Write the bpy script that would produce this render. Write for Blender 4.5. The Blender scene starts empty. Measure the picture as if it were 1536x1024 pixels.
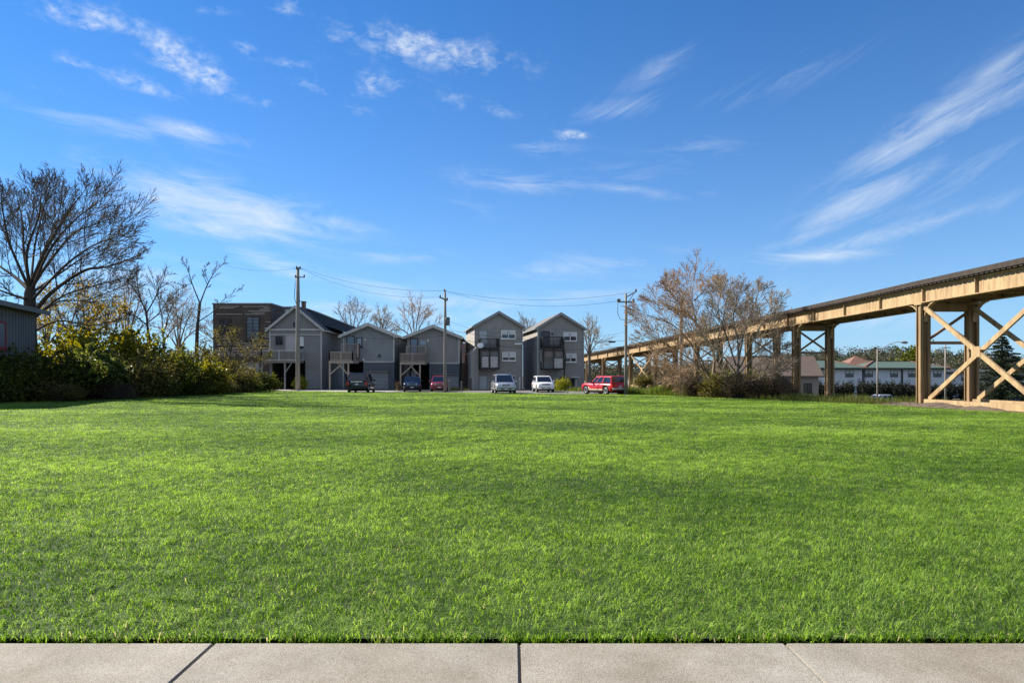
import bpy, bmesh, math, random
import numpy as np
from mathutils import Vector, Matrix, Euler
R = math.radians
SC = bpy.context.scene
COL = SC.collection
EYE, HZ, CX, FL = 1.6, 563.0, 768.0, 1000.0        # eye height (m); horizon row, centre column, focal length of the photo

def P(px, py, Y):
    return Vector(((px-CX)/FL*Y, Y, EYE+(HZ-py)/FL*Y))

def smooth(a, b, x):
    t = min(1, max(0, (x-a)/(b-a))); return t*t*(3-2*t)

def ground_z(x, y):
    return -2.5*smooth(23.5, 44, x)*smooth(10, 40, y) - 0.12*smooth(22.5, 25, x)

# ---------------------------------------------------------------- materials
MATS = {}
def mat(name, col, rough=.7, metal=0., var=.12, scale=3., bump=0., bscale=40., stretch=(1,1,1), col2=None, spec=.4, coat=0., emit=None):
    if name in MATS: return MATS[name]
    m = bpy.data.materials.new(name); m.use_nodes = True
    nt = m.node_tree; N = nt.nodes; L = nt.links
    b = N['Principled BSDF']
    b.inputs['Roughness'].default_value = rough
    b.inputs['Metallic'].default_value = metal
    b.inputs['Specular IOR Level'].default_value = spec
    b.inputs['Coat Weight'].default_value = coat
    tc = N.new('ShaderNodeTexCoord'); mp = N.new('ShaderNodeMapping')
    mp.inputs['Scale'].default_value = stretch
    L.new(tc.outputs['Object'], mp.inputs['Vector'])
    n = N.new('ShaderNodeTexNoise'); n.inputs['Scale'].default_value = scale; n.inputs['Detail'].default_value = 6
    n.inputs['Roughness'].default_value = .65
    L.new(mp.outputs[0], n.inputs['Vector'])
    r = N.new('ShaderNodeValToRGB')
    c2 = col2 or tuple(min(1, c*(1+var)) for c in col)
    c1 = tuple(c*(1-var) for c in col) if col2 is None else col
    r.color_ramp.elements[0].position = .3; r.color_ramp.elements[1].position = .7
    r.color_ramp.elements[0].color = (*c1, 1); r.color_ramp.elements[1].color = (*c2, 1)
    L.new(n.outputs['Fac'], r.inputs[0]); L.new(r.outputs[0], b.inputs['Base Color'])
    if bump:
        n2 = N.new('ShaderNodeTexNoise'); n2.inputs['Scale'].default_value = bscale; n2.inputs['Detail'].default_value = 5
        L.new(mp.outputs[0], n2.inputs['Vector'])
        bp = N.new('ShaderNodeBump'); bp.inputs['Strength'].default_value = bump; bp.inputs['Distance'].default_value = .02
        L.new(n2.outputs['Fac'], bp.inputs['Height']); L.new(bp.outputs[0], b.inputs['Normal'])
    MATS[name] = m
    return m

def siding(name, col, pitch=.16, var=.1, strength=.5):
    """clapboard: horizontal laps as bump plus weathering"""
    m = mat(name, col, .75, var=var, scale=1.2, stretch=(1,1,.5))
    nt = m.node_tree; N = nt.nodes; L = nt.links; b = N['Principled BSDF']
    tc = N['Texture Coordinate']
    sp = N.new('ShaderNodeSeparateXYZ'); L.new(tc.outputs['Object'], sp.inputs[0])
    d = N.new('ShaderNodeMath'); d.operation = 'DIVIDE'; d.inputs[1].default_value = pitch; L.new(sp.outputs['Z'], d.inputs[0])
    f = N.new('ShaderNodeMath'); f.operation = 'FRACT'; L.new(d.outputs[0], f.inputs[0])
    iv = N.new('ShaderNodeMath'); iv.operation = 'SUBTRACT'; iv.inputs[0].default_value = 1; L.new(f.outputs[0], iv.inputs[1])
    bp = N.new('ShaderNodeBump'); bp.inputs['Strength'].default_value = strength; bp.inputs['Distance'].default_value = .03
    L.new(iv.outputs[0], bp.inputs['Height']); L.new(bp.outputs[0], b.inputs['Normal'])
    return m

def brickmat(name, c1, c2, mortar, bw, bh, ms=.012, axis='XZ'):
    m = bpy.data.materials.new(name); m.use_nodes = True; nt = m.node_tree; N = nt.nodes; L = nt.links
    b = N['Principled BSDF']; b.inputs['Roughness'].default_value = .85
    tc = N.new('ShaderNodeTexCoord'); sp = N.new('ShaderNodeSeparateXYZ'); cb = N.new('ShaderNodeCombineXYZ')
    L.new(tc.outputs['Object'], sp.inputs[0])
    ad = N.new('ShaderNodeMath'); L.new(sp.outputs['X'], ad.inputs[0]); L.new(sp.outputs['Y'], ad.inputs[1])
    L.new(ad.outputs[0], cb.inputs[0]); L.new(sp.outputs['Z'], cb.inputs[1])
    t = N.new('ShaderNodeTexBrick'); L.new(cb.outputs[0], t.inputs['Vector'])
    t.inputs['Color1'].default_value = (*c1, 1); t.inputs['Color2'].default_value = (*c2, 1); t.inputs['Mortar'].default_value = (*mortar, 1)
    t.inputs['Scale'].default_value = 1; t.inputs['Brick Width'].default_value = bw; t.inputs['Row Height'].default_value = bh
    t.inputs['Mortar Size'].default_value = ms; t.inputs['Bias'].default_value = -.2
    n = N.new('ShaderNodeTexNoise'); n.inputs['Scale'].default_value = .9; n.inputs['Detail'].default_value = 6
    L.new(tc.outputs['Object'], n.inputs['Vector'])
    mx = N.new('ShaderNodeMix'); mx.data_type = 'RGBA'; mx.blend_type = 'MULTIPLY'; mx.inputs['Factor'].default_value = .6
    cr = N.new('ShaderNodeValToRGB'); cr.color_ramp.elements[0].position = .3; cr.color_ramp.elements[0].color = (.5,.5,.5,1)
    cr.color_ramp.elements[1].position = .7; cr.color_ramp.elements[1].color = (1.2,1.15,1.1,1)
    L.new(n.outputs['Fac'], cr.inputs[0]); L.new(t.outputs['Color'], mx.inputs[6]); L.new(cr.outputs[0], mx.inputs[7])
    L.new(mx.outputs[2], b.inputs['Base Color'])
    MATS[name] = m
    return m

def leafmat(name, c1, c2, c3=None, trans=.45, rough=.5):
    """leaf: tint differs leaf by leaf, light shines through"""
    m = bpy.data.materials.new(name); m.use_nodes = True; nt = m.node_tree; N = nt.nodes; L = nt.links
    b = N['Principled BSDF']; b.inputs['Roughness'].default_value = rough; b.inputs['Specular IOR Level'].default_value = .3
    a = N.new('ShaderNodeAttribute'); a.attribute_name = 'rnd'
    r = N.new('ShaderNodeValToRGB'); e = r.color_ramp.elements
    e[0].color = (*c1, 1); e[1].color = (*(c3 or c2), 1)
    if c3:
        x = e.new(.6); x.color = (*c2, 1)
    L.new(a.outputs['Fac'], r.inputs[0]); L.new(r.outputs[0], b.inputs['Base Color'])
    t = N.new('ShaderNodeBsdfTranslucent')
    hs = N.new('ShaderNodeHueSaturation'); hs.inputs['Saturation'].default_value = 1.15; hs.inputs['Value'].default_value = 1.5
    hs.inputs['Hue'].default_value = .49
    L.new(r.outputs[0], hs.inputs['Color']); L.new(hs.outputs[0], t.inputs['Color'])
    mx = N.new('ShaderNodeMixShader'); mx.inputs[0].default_value = trans
    L.new(b.outputs[0], mx.inputs[1]); L.new(t.outputs[0], mx.inputs[2])
    L.new(mx.outputs[0], N['Material Output'].inputs['Surface'])
    MATS[name] = m
    return m

# ---------------------------------------------------------------- mesh builder
class MB:
    def __init__(s): s.v = []; s.f = []; s.m = []; s.sm = []
    def add(s, vs, fs, mi=0, sm=False):
        o = len(s.v); s.v += [tuple(v) for v in vs]
        for f in fs: s.f.append(tuple(i+o for i in f)); s.m.append(mi); s.sm.append(sm)
        return s
    def box(s, x0, x1, y0, y1, z0, z1, mi=0):
        return s.add([(x0,y0,z0),(x1,y0,z0),(x1,y1,z0),(x0,y1,z0),(x0,y0,z1),(x1,y0,z1),(x1,y1,z1),(x0,y1,z1)],
                     [(0,3,2,1),(4,5,6,7),(0,1,5,4),(1,2,6,5),(2,3,7,6),(3,0,4,7)], mi)
    def bar(s, p, q, w, h, up=(0,0,1), mi=0):
        p = Vector(p); q = Vector(q); d = (q-p).normalized(); u = Vector(up)
        if abs(d.dot(u)) > .98: u = Vector((0,1,0))
        x = d.cross(u).normalized()*(w/2); z = x.cross(d).normalized()*(h/2)
        vs = [p-x-z, p+x-z, p+x+z, p-x+z, q-x-z, q+x-z, q+x+z, q-x+z]
        return s.add(vs, [(0,1,2,3),(7,6,5,4),(0,4,5,1),(1,5,6,2),(2,6,7,3),(3,7,4,0)], mi)
    def tube(s, pts, rad, n=6, cap=True, mi=0, sm=True):
        vs = []; k = len(pts); prev = None
        for i in range(k):
            a = pts[max(0, i-1)]; b = pts[min(k-1, i+1)]
            d = (Vector(b)-Vector(a)).normalized()
            if prev is None:
                u = d.cross(Vector((0,0,1)))
                if u.length < .05: u = d.cross(Vector((0,1,0)))
            else: u = prev - d*prev.dot(d)
            u.normalize(); prev = u; w = d.cross(u)
            r = rad[i] if hasattr(rad, '__len__') else rad; c = Vector(pts[i])
            for j in range(n):
                t = 2*math.pi*j/n; vs.append(c+(u*math.cos(t)+w*math.sin(t))*r)
        fs = [(i*n+j, i*n+(j+1)%n, (i+1)*n+(j+1)%n, (i+1)*n+j) for i in range(k-1) for j in range(n)]
        if cap and n > 3: fs += [tuple(range(n-1, -1, -1)), tuple(range((k-1)*n, k*n))]
        return s.add(vs, fs, mi, sm)
    def prism(s, poly, y0, y1, mi=0):
        """polygon in XZ (counter-clockwise seen from -Y) extruded along Y"""
        n = len(poly)
        vs = [(x, y0, z) for x, z in poly] + [(x, y1, z) for x, z in poly]
        return s.add(vs, [tuple(range(n)), tuple(range(2*n-1, n-1, -1))] + [(j, i, i+n, j+n) for i, j in ((i, (i+1) % n) for i in range(n))], mi)
    def prismx(s, poly, x0, x1, mi=0):
        n = len(poly)
        vs = [(x0, y, z) for y, z in poly] + [(x1, y, z) for y, z in poly]
        return s.add(vs, [tuple(range(n-1,-1,-1)), tuple(range(n, 2*n))] + [(i, j, j+n, i+n) for i, j in ((i, (i+1) % n) for i in range(n))], mi)
    def lathe(s, prof, axis=(0,0,1), c=(0,0,0), n=16, mi=0):
        A = Vector(axis).normalized(); u = A.orthogonal().normalized(); w = A.cross(u); c = Vector(c); vs = []
        for r, h in prof:
            for j in range(n):
                t = 2*math.pi*j/n; vs.append(c+A*h+(u*math.cos(t)+w*math.sin(t))*r)
        k = len(prof)
        fs = [(i*n+j, i*n+(j+1)%n, (i+1)*n+(j+1)%n, (i+1)*n+j) for i in range(k-1) for j in range(n)]
        fs += [tuple(range(n-1,-1,-1)), tuple(range((k-1)*n, k*n))]
        return s.add(vs, fs, mi, True)
    def panel(s, A, B, C, D, u0=0, u1=1, v0=0, v1=1, off=.01, th=.03, mi=0):
        """slab on the quad A(bl) B(br) C(tr) D(tl), inset and set off along its normal"""
        A, B, C, D = map(Vector, (A, B, C, D)); n = (B-A).cross(D-A).normalized()
        g = lambda u, v: (A*(1-u)+B*u)*(1-v)+(D*(1-u)+C*u)*v
        q = [g(u0,v0), g(u1,v0), g(u1,v1), g(u0,v1)]
        vs = [p+n*(off-th) for p in q]+[p+n*off for p in q]
        return s.add(vs, [(3,2,1,0),(4,5,6,7),(0,1,5,4),(1,2,6,5),(2,3,7,6),(3,0,4,7)], mi)
    def build(s, name, mats, parent=None, bevel=0, seg=2, loc=None, fix=True):
        me = bpy.data.meshes.new(name); me.from_pydata(s.v, [], s.f)
        me.polygons.foreach_set('material_index', s.m); me.polygons.foreach_set('use_smooth', s.sm)
        for m in (mats if isinstance(mats, (list, tuple)) else [mats]): me.materials.append(m)
        if fix or bevel:
            bm = bmesh.new(); bm.from_mesh(me)
            if fix: bmesh.ops.recalc_face_normals(bm, faces=bm.faces)
            if bevel: bmesh.ops.bevel(bm, geom=[e for e in bm.edges if e.is_manifold and e.calc_face_angle(0) > .3], offset=bevel, segments=seg, affect='EDGES', clamp_overlap=True)
            bm.to_mesh(me); bm.free()
        o = bpy.data.objects.new(name, me); COL.objects.link(o)
        if parent is not None: o.parent = parent
        if loc is not None: o.location = loc
        return o

def tag(o, label=None, cat=None, group=None, kind=None):
    if label: o['label'] = label
    if cat: o['category'] = cat
    if group: o['group'] = group
    if kind: o['kind'] = kind
    return o

def empty(name, loc, rz=0, label=None, cat=None, group=None):
    o = bpy.data.objects.new(name, None); COL.objects.link(o); o.empty_display_size = .3
    o.location = loc; o.rotation_euler = (0, 0, rz)
    return tag(o, label, cat, group)

def copy_tree(o, parent=None):
    c = o.copy(); COL.objects.link(c)
    if parent is not None: c.parent = parent
    for ch in [x for x in bpy.data.objects if x.parent == o]: copy_tree(ch, c)
    return c

def npmesh(name, verts, nper, faces_local, rnd, m, parent=None):
    """many small pieces: verts (N, k, 3), each with the same local faces"""
    n, k, _ = verts.shape
    V = verts.reshape(-1, 3).astype(np.float32)
    lt = [len(f) for f in faces_local]; flat = np.array([i for f in faces_local for i in f])
    loops = (np.arange(n)[:, None]*k + flat[None, :]).reshape(-1).astype(np.int32)
    tot = np.tile(np.array(lt), n).astype(np.int32); st = np.concatenate(([0], np.cumsum(tot)[:-1])).astype(np.int32)
    me = bpy.data.meshes.new(name); me.vertices.add(len(V)); me.vertices.foreach_set('co', V.reshape(-1))
    me.loops.add(len(loops)); me.loops.foreach_set('vertex_index', loops)
    me.polygons.add(len(tot)); me.polygons.foreach_set('loop_start', st)
    try: me.polygons.foreach_set('loop_total', tot)
    except Exception: pass
    me.update(calc_edges=True)
    a = me.attributes.new('rnd', 'FLOAT', 'FACE'); a.data.foreach_set('value', np.repeat(rnd, len(lt)).astype(np.float32))
    me.materials.append(m)
    if name is None: return me
    o = bpy.data.objects.new(name, me); COL.objects.link(o)
    if parent is not None: o.parent = parent
    return o

def leaves(name, pts, size, rs, m, parent=None, aspect=.55, flat=.35, jitter=.4):
    """one folded leaf per point"""
    n = len(pts); sz = size*(1+jitter*(rs.rand(n)*2-1))
    nz = rs.normal(size=(n,3)); nz[:,2] += flat*2; nz /= np.linalg.norm(nz, axis=1)[:,None]
    t = rs.normal(size=(n,3)); t -= nz*(t*nz).sum(1)[:,None]; t /= np.linalg.norm(t, axis=1)[:,None]
    b = np.cross(nz, t)
    L = (t*sz[:,None]); W = (b*(sz*aspect/2)[:,None]); F = nz*(sz*.12)[:,None]
    v = np.stack([pts-L*.5, pts+W+F, pts+L*.5, pts-W+F], 1)
    return npmesh(name, v, 4, [(0,1,2),(0,2,3)], rs.rand(n), m, parent)

def blob_points(rs, n, w, d, h, lobes=9, floor=.02, shell=.55, sprouts=46):
    """points in an uneven crown of overlapping lobes standing on z = 0, with sprouts that stick out"""
    cs = []
    for i in range(lobes):
        a = rs.rand()*6.283; r = math.sqrt(rs.rand())*.38
        s = .18+.26*rs.rand()**1.3
        cs.append((math.cos(a)*r*w, math.sin(a)*r*d, h*(.14+.66*rs.rand()*(1-r)), s))
    c_ = np.array(cs); wt = c_[:,3]**2; k = rs.choice(lobes, n, p=wt/wt.sum()); c = c_[k]
    v = rs.normal(size=(n,3)); v /= np.linalg.norm(v, axis=1)[:,None]
    bump = 1+.22*np.sin(v[:,0]*5+k*1.7)*np.sin(v[:,1]*5+k)*np.sin(v[:,2]*6+k*2.3)
    rad = (shell+(1-shell)*rs.rand(n)**.6)*bump*(1+.12*rs.normal(size=n))
    p = np.stack([c[:,0]+v[:,0]*rad*c[:,3]*w, c[:,1]+v[:,1]*rad*c[:,3]*d, c[:,2]+v[:,2]*rad*c[:,3]*h*1.05], 1)
    q = np.sin(p*np.array([2.1,2.3,2.7])/max(w,1)*4.2+rs.rand(3)*6).sum(1); p = p[q > -1.25]
    out = [p]
    for i in range(sprouts):
        m = cs[rs.randint(lobes)]; u = rs.normal(size=3); u[2] = abs(u[2])+.5; u /= np.linalg.norm(u); L = rs.uniform(.18,.42)*h
        a = np.array(m[:3])+u*np.array([w,d,h])*m[3]*.8; t = rs.rand(26); out.append(a+np.outer(t*L, u)+rs.normal(size=(26,3))*.045*w*(1.1-t)[:,None])
    p = np.concatenate(out)
    return p[p[:,2] > floor]

# ---------------------------------------------------------------- bare trees
UP = Vector((0,0,1))
def rvec(rng): return Vector((rng.gauss(0,1), rng.gauss(0,1), rng.gauss(0,1)))
def twig(S, rng, p, d, L, r, lev, tips):
    n = S['seg'][lev]; pts = [p]; dirs = [d]
    for i in range(n):
        d = (d + rvec(rng)*S['wander'] + UP*S['up'][lev]).normalized()
        p = p + d*(L/n); pts.append(p); dirs.append(d)
    rmin = S['rmin']; r1 = max(rmin, r*(.35 if lev == S['max'] else .5))
    rad = [max(rmin, r+(r1-r)*i/n) for i in range(n+1)]
    (S['wood'] if lev <= S.get('wl', 1) else S['tw']).tube(pts, rad, (8,6,5,4,3,3)[lev], cap=False)
    spawn(S, rng, pts, rad, L, lev, tips)

def spawn(S, rng, pts, rad, L, lev, tips, t0=.22):
    n = len(pts)-1
    if lev >= S['max']:
        tips.append(pts[-1]); tips.append(pts[n//2]); return
    nc = S['kids'][lev]; az = rng.random()*6.28
    for k in range(nc):
        t = t0+(1-t0)*(k+rng.random()*.9)/nc; t = min(t, .99)
        f = t*n; i = int(f); q = pts[i].lerp(pts[i+1], f-i); dd = (pts[i+1]-pts[i]).normalized()
        az += 2.4+rng.uniform(-.5,.5); o = dd.orthogonal().normalized(); o.rotate(Matrix.Rotation(az, 3, dd))
        ang = R(rng.uniform(*S['ang']))*(1-.25*t); cd = (dd*math.cos(ang)+o*math.sin(ang)).normalized()
        rr = rad[i]+(rad[i+1]-rad[i])*(f-i)
        ra = S['ratio'] if isinstance(S['ratio'][0], float) else S['ratio'][min(lev, len(S['ratio'])-1)]
        cl = L*rng.uniform(*ra)*(1-S.get('short', .35)*t)
        twig(S, rng, q, cd, cl, max(S['rmin'], rr*S.get('rr', .62)), lev+1, tips)
    d = (pts[-1]-pts[-2]).normalized()      # leader goes on
    if S.get('lead', True): twig(S, rng, pts[-1], d, L*S.get('leadL', .2)*(.5 if lev == 0 else 1), rad[-1]*.9, lev+1, tips)

def curve_pts(a, b, bow, n=6, rng=None, jit=.0):
    a = Vector(a); b = Vector(b); out = []
    for i in range(n+1):
        t = i/n; p = a.lerp(b, t) + Vector(bow)*(4*t*(1-t))
        if rng and 0 < i < n: p += rvec(rng)*jit
        out.append(p)
    return out

BASE = dict(seg=(6,5,4,4,3,3), wander=.11, up=(.05,.04,.03,.03,.02,.02), kids=(6,6,5,4,3), ang=(28,55), ratio=(.45,.68), rmin=.013, max=4)
def bare_tree(name, label, loc, trunk, limbs, S0, seed, m_wood, m_twig, group=None, leaf=None, cat='tree', extra=None):
    """trunk: list of (point, radius); limbs: list of (points, r0). Points are local."""
    rng = random.Random(seed); S = dict(BASE); S.update(S0); S['wood'] = MB(); S['tw'] = MB(); tips = []
    root = empty(name, loc, 0, label, cat, group)
    if trunk: S['wood'].tube([Vector(p) for p, r in trunk], [r for p, r in trunk], 10, cap=False)
    for pts, r0 in limbs:
        pts = [Vector(p) for p in pts]; n = len(pts)-1
        L = sum((pts[i+1]-pts[i]).length for i in range(n)); rad = [max(S['rmin'], S.get('thin', .8)*r0*(1-.82*(i/n)**.8)) for i in range(n+1)]
        S['wood'].tube(pts, rad, 7, cap=False)
        spawn(S, rng, pts, rad, L*S.get('limbL', .62), 0, tips, t0=S.get('t0', .25))
    S['wood'].build('trunk', m_wood, root, fix=False)
    if S['tw'].v: S['tw'].build('branches', m_twig, root, fix=False)
    if leaf:
        m, n, size, spread, keep = leaf
        rs = np.random.RandomState(seed); T = np.array([tuple(t) for t in tips if keep(t)])
        if len(T):
            k = rs.randint(0, len(T), n); leaves('foliage', T[k]+rs.normal(size=(n,3))*spread, size, rs, m, root)
    return root
# ---------------------------------------------------------------- camera, sun, sky
cam = bpy.data.cameras.new('camera'); camo = bpy.data.objects.new('camera', cam); COL.objects.link(camo)
camo.location = (0, 0, EYE); camo.rotation_euler = (R(90), 0, 0)
cam.sensor_width = 36; cam.lens = 36*FL/1536; cam.shift_y = (HZ-512)/1536
cam.clip_start = .1; cam.clip_end = 6000
SC.camera = camo
SC.render.resolution_x = 1024; SC.render.resolution_y = 682
SC.view_settings.view_transform = 'Standard'; SC.view_settings.look = 'None'
SC.view_settings.exposure = 1.1; SC.view_settings.gamma = 1.0
SC.cycles.max_bounces = 4; SC.cycles.transparent_max_bounces = 8; SC.cycles.use_denoising = True

SUN_EL, SUN_AZ = R(37), math.atan2(-.90, .43)        # azimuth from +Y towards +X
sd = Vector((math.sin(SUN_AZ)*math.cos(SUN_EL), math.cos(SUN_AZ)*math.cos(SUN_EL), math.sin(SUN_EL)))
sun = bpy.data.lights.new('sun', 'SUN'); sun.energy = 5.0; sun.angle = R(.55); sun.color = (1, .93, .80)
suno = bpy.data.objects.new('sun', sun); COL.objects.link(suno)
suno.rotation_euler = sd.to_track_quat('Z', 'Y').to_euler(); suno.location = (-40, 30, 60)

W = bpy.data.worlds.new('World'); SC.world = W; W.use_nodes = True
nt = W.node_tree; N = nt.nodes; L = nt.links
bg = N['Background']; SKY = .057; bg.inputs['Strength'].default_value = SKY
sky = N.new('ShaderNodeTexSky'); sky.sky_type = 'NISHITA'; sky.sun_disc = False
sky.sun_elevation = SUN_EL; sky.sun_rotation = SUN_AZ; sky.air_density = 1.0; sky.dust_density = .0; sky.ozone_density = 2.6; sky.altitude = 150
hs = N.new('ShaderNodeHueSaturation'); hs.inputs['Saturation'].default_value = 1.03
tint = N.new('ShaderNodeMix'); tint.data_type = 'RGBA'; tint.blend_type = 'MULTIPLY'; tint.inputs['Factor'].default_value = 1
L.new(sky.outputs[0], tint.inputs[6]); tint.inputs[7].default_value = (.37, .82, 1.28, 1)
L.new(tint.outputs[2], hs.inputs['Color'])
def M(op, a, b=None, c=None, clamp=False):
    n = N.new('ShaderNodeMath'); n.operation = op; n.use_clamp = clamp
    for i, x in enumerate((a, b, c)):
        if x is None: continue
        if isinstance(x, (int, float)): n.inputs[i].default_value = x
        else: L.new(x, n.inputs[i])
    return n.outputs[0]
tc = N.new('ShaderNodeTexCoord'); sp = N.new('ShaderNodeSeparateXYZ'); L.new(tc.outputs['Generated'], sp.inputs[0])
dx, dy, dz = sp.outputs
AZ = M('ARCTAN2', dx, dy); EL = M('ARCSINE', dz)
def noise(rot, sx, sy, scale, detail, rough, dist=0., seed=0.):
    cb = N.new('ShaderNodeCombineXYZ'); L.new(AZ, cb.inputs[0]); L.new(EL, cb.inputs[1]); cb.inputs[2].default_value = seed
    mp = N.new('ShaderNodeMapping'); mp.vector_type = 'TEXTURE'; mp.inputs['Rotation'].default_value = (0, 0, R(rot)); mp.inputs['Scale'].default_value = (sx, sy, 1)
    L.new(cb.outputs[0], mp.inputs['Vector'])
    n = N.new('ShaderNodeTexNoise'); n.inputs['Scale'].default_value = scale; n.inputs['Detail'].default_value = detail
    n.inputs['Roughness'].default_value = rough; n.inputs['Distortion'].default_value = dist
    L.new(mp.outputs[0], n.inputs['Vector']); return n.outputs['Fac']
PUFF = noise(-8, 1.9, 1, 40, 9, .68, .4, 3.1)
FLAT = noise(-5, 4.6, 1, 40, 10, .70, .7, 7.7)
RISE = noise(24, 5.2, 1, 38, 10, .70, .6, 1.3)
def ang(px, py):
    x = (px-CX)/FL; z = (HZ-py)/FL
    return math.atan2(x, 1), math.atan2(z, math.hypot(x, 1))
CLOUDS = [  # field, centre, half sizes, slope (degrees), amount: directions in the sky
 ('p',140,30,105,24,0,.9),('p',310,12,42,14,0,.55),('p',435,12,40,18,0,.6),('p',285,97,95,32,-22,.95),('p',370,72,22,11,0,.55),('p',430,95,55,14,5,.45),
 ('p',215,128,72,17,-10,.7),('p',75,133,45,12,-5,.4),('p',645,75,145,30,-5,.85),('p',560,125,75,20,10,.6),('p',740,165,50,16,-10,.4),('p',858,202,34,12,0,.85),('p',400,155,14,7,0,.5),
 ('p',530,165,40,16,0,.35),('f',150,188,130,18,-3,.55),('f',290,200,85,18,-4,.75),
 ('f',330,312,190,44,-9,1.),('f',330,345,95,20,-6,.95),('f',390,385,70,18,-12,.75),('f',805,222,65,14,-5,.5),('f',790,275,125,18,-4,.55),('f',940,255,120,24,-4,.32),
 ('f',930,285,90,14,-5,.4),('r',925,163,80,18,6,.5),('r',985,105,75,20,22,.45),('r',1170,120,140,26,12,.35),('f',1050,220,85,16,-3,.32),
 ('r',1410,185,200,40,27,.85),('r',1490,115,80,30,30,.7),('r',1290,300,120,26,22,.9),('f',1230,382,100,14,0,.8),('r',1330,352,270,16,12,.6),('r',1170,440,70,22,15,.35),
 ('f',870,400,170,22,3,.5),('f',600,387,120,12,0,.45),('f',560,440,130,26,-8,.6),('f',500,462,80,22,0,.6),('f',830,418,70,12,0,.35),('f',700,300,60,22,-20,.28),
 ('r',1350,472,140,26,8,.6),('r',1310,440,170,22,10,.35),('f',210,420,200,50,-4,.5),('f',620,470,160,20,0,.6),('f',80,320,160,60,0,.25),('f',700,455,150,16,2,.6),('f',880,445,120,14,3,.55),('f',420,405,60,12,-12,.7),('f',480,330,90,14,-8,.6),('r',1240,345,140,14,14,.55),('f',1000,290,70,12,-4,.4),('r',1450,260,130,20,26,.5),('p',500,60,30,12,0,.5),('p',470,130,50,14,-6,.5),('p',110,92,40,12,-5,.5),('p',690,150,60,16,-8,.45),
]
acc = {'p': None, 'f': None, 'r': None}
for fld, px, py, rx, ry, sl, amt in CLOUDS:
    a0, e0 = ang(px, py); ax, ex = ang(px+1, py); k = math.hypot(ax-a0, (ex-e0)); az2, ez2 = ang(px, py-1); ke = abs(ez2-e0)
    c, s_ = math.cos(R(sl)), math.sin(R(sl)); u = M('SUBTRACT', AZ, a0); v = M('SUBTRACT', EL, e0)
    uu = M('ADD', M('MULTIPLY', u, c/(rx*k)), M('MULTIPLY', v, s_/(rx*k)))
    vv = M('ADD', M('MULTIPLY', v, c/(ry*ke)), M('MULTIPLY', u, -s_/(ry*ke)))
    q = M('ADD', M('MULTIPLY', uu, uu), M('MULTIPLY', vv, vv))
    f = M('MULTIPLY', M('POWER', 2.718, M('MULTIPLY', q, -1.1)), amt)
    acc[fld] = f if acc[fld] is None else M('MAXIMUM', acc[fld], f)
def shape(fac, msk, lo, gain):      # noise above a floor that sinks where the cloud is thick
    t = M('SUBTRACT', M('ADD', fac, M('MULTIPLY', msk, .34)), lo)
    return M('MULTIPLY', M('MULTIPLY', t, gain, clamp=True), M('MULTIPLY', msk, 1.5, clamp=True))
cp = shape(PUFF, acc['p'], .58, 2.9); cf = shape(FLAT, acc['f'], .54, 1.9); cr_ = shape(RISE, acc['r'], .555, 1.6)
FINE = noise(10, 1.6, 1, 95, 6, .6, .3, 9.4); cp = M('MULTIPLY', cp, M('MULTIPLY', M('SUBTRACT', FINE, .30), 3.2, clamp=True))
amt = M('MAXIMUM', M('MAXIMUM', cp, cf), cr_)
veil = M('MULTIPLY', M('POWER', 2.718, M('MULTIPLY', M('ABSOLUTE', EL), -5.6)), .74)          # thin milky air low in the sky
low = N.new('ShaderNodeMix'); low.data_type = 'RGBA'; L.new(veil, low.inputs['Factor']); L.new(hs.outputs[0], low.inputs[6])
low.inputs[7].default_value = (.25/SKY, .345/SKY, .45/SKY, 1)
back = M('MULTIPLY', M('MULTIPLY', M('MULTIPLY', dy, -2.2, clamp=True), M('MULTIPLY', dz, 4., clamp=True)), M('ADD', M('MULTIPLY', FLAT, .7), .5))   # unseen bright cloud field added behind the camera to fill the house fronts
amt = M('MAXIMUM', M('MULTIPLY', amt, .92), M('MULTIPLY', back, .55, clamp=True))
mx = N.new('ShaderNodeMix'); mx.data_type = 'RGBA'; L.new(amt, mx.inputs['Factor'])
L.new(low.outputs[2], mx.inputs[6]); mx.inputs[7].default_value = (.39/SKY, .43/SKY, .475/SKY, 1)
L.new(mx.outputs[2], bg.inputs['Color'])

# ---------------------------------------------------------------- ground
def axis(lo, hi, fine_lo, fine_hi, step, grow=1.35):
    a = list(np.arange(fine_lo, fine_hi+.01, step)); s = step
    while a[-1] < hi: s *= grow; a.append(min(hi, a[-1]+s))
    s = step
    while a[0] > lo: s *= grow; a.insert(0, max(lo, a[0]-s))
    return a
xs = axis(-1500, 1500, -40, 60, 2.); ys = axis(-400, 3000, -4, 120, 2.)
mb = MB(); nx = len(xs)
mb.v = [(x, y, ground_z(x, y)-.05) for y in ys for x in xs]
mb.f = [(j*nx+i, j*nx+i+1, (j+1)*nx+i+1, (j+1)*nx+i) for j in range(len(ys)-1) for i in range(nx-1)]
mb.m = [0]*len(mb.f); mb.sm = [True]*len(mb.f)
m_ground = mat('rough_ground', (.07,.075,.028), .95, col2=(.14,.115,.065), scale=.5, bump=.6, bscale=6)
tag(mb.build('ground', m_ground, fix=False), kind='structure')

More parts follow.
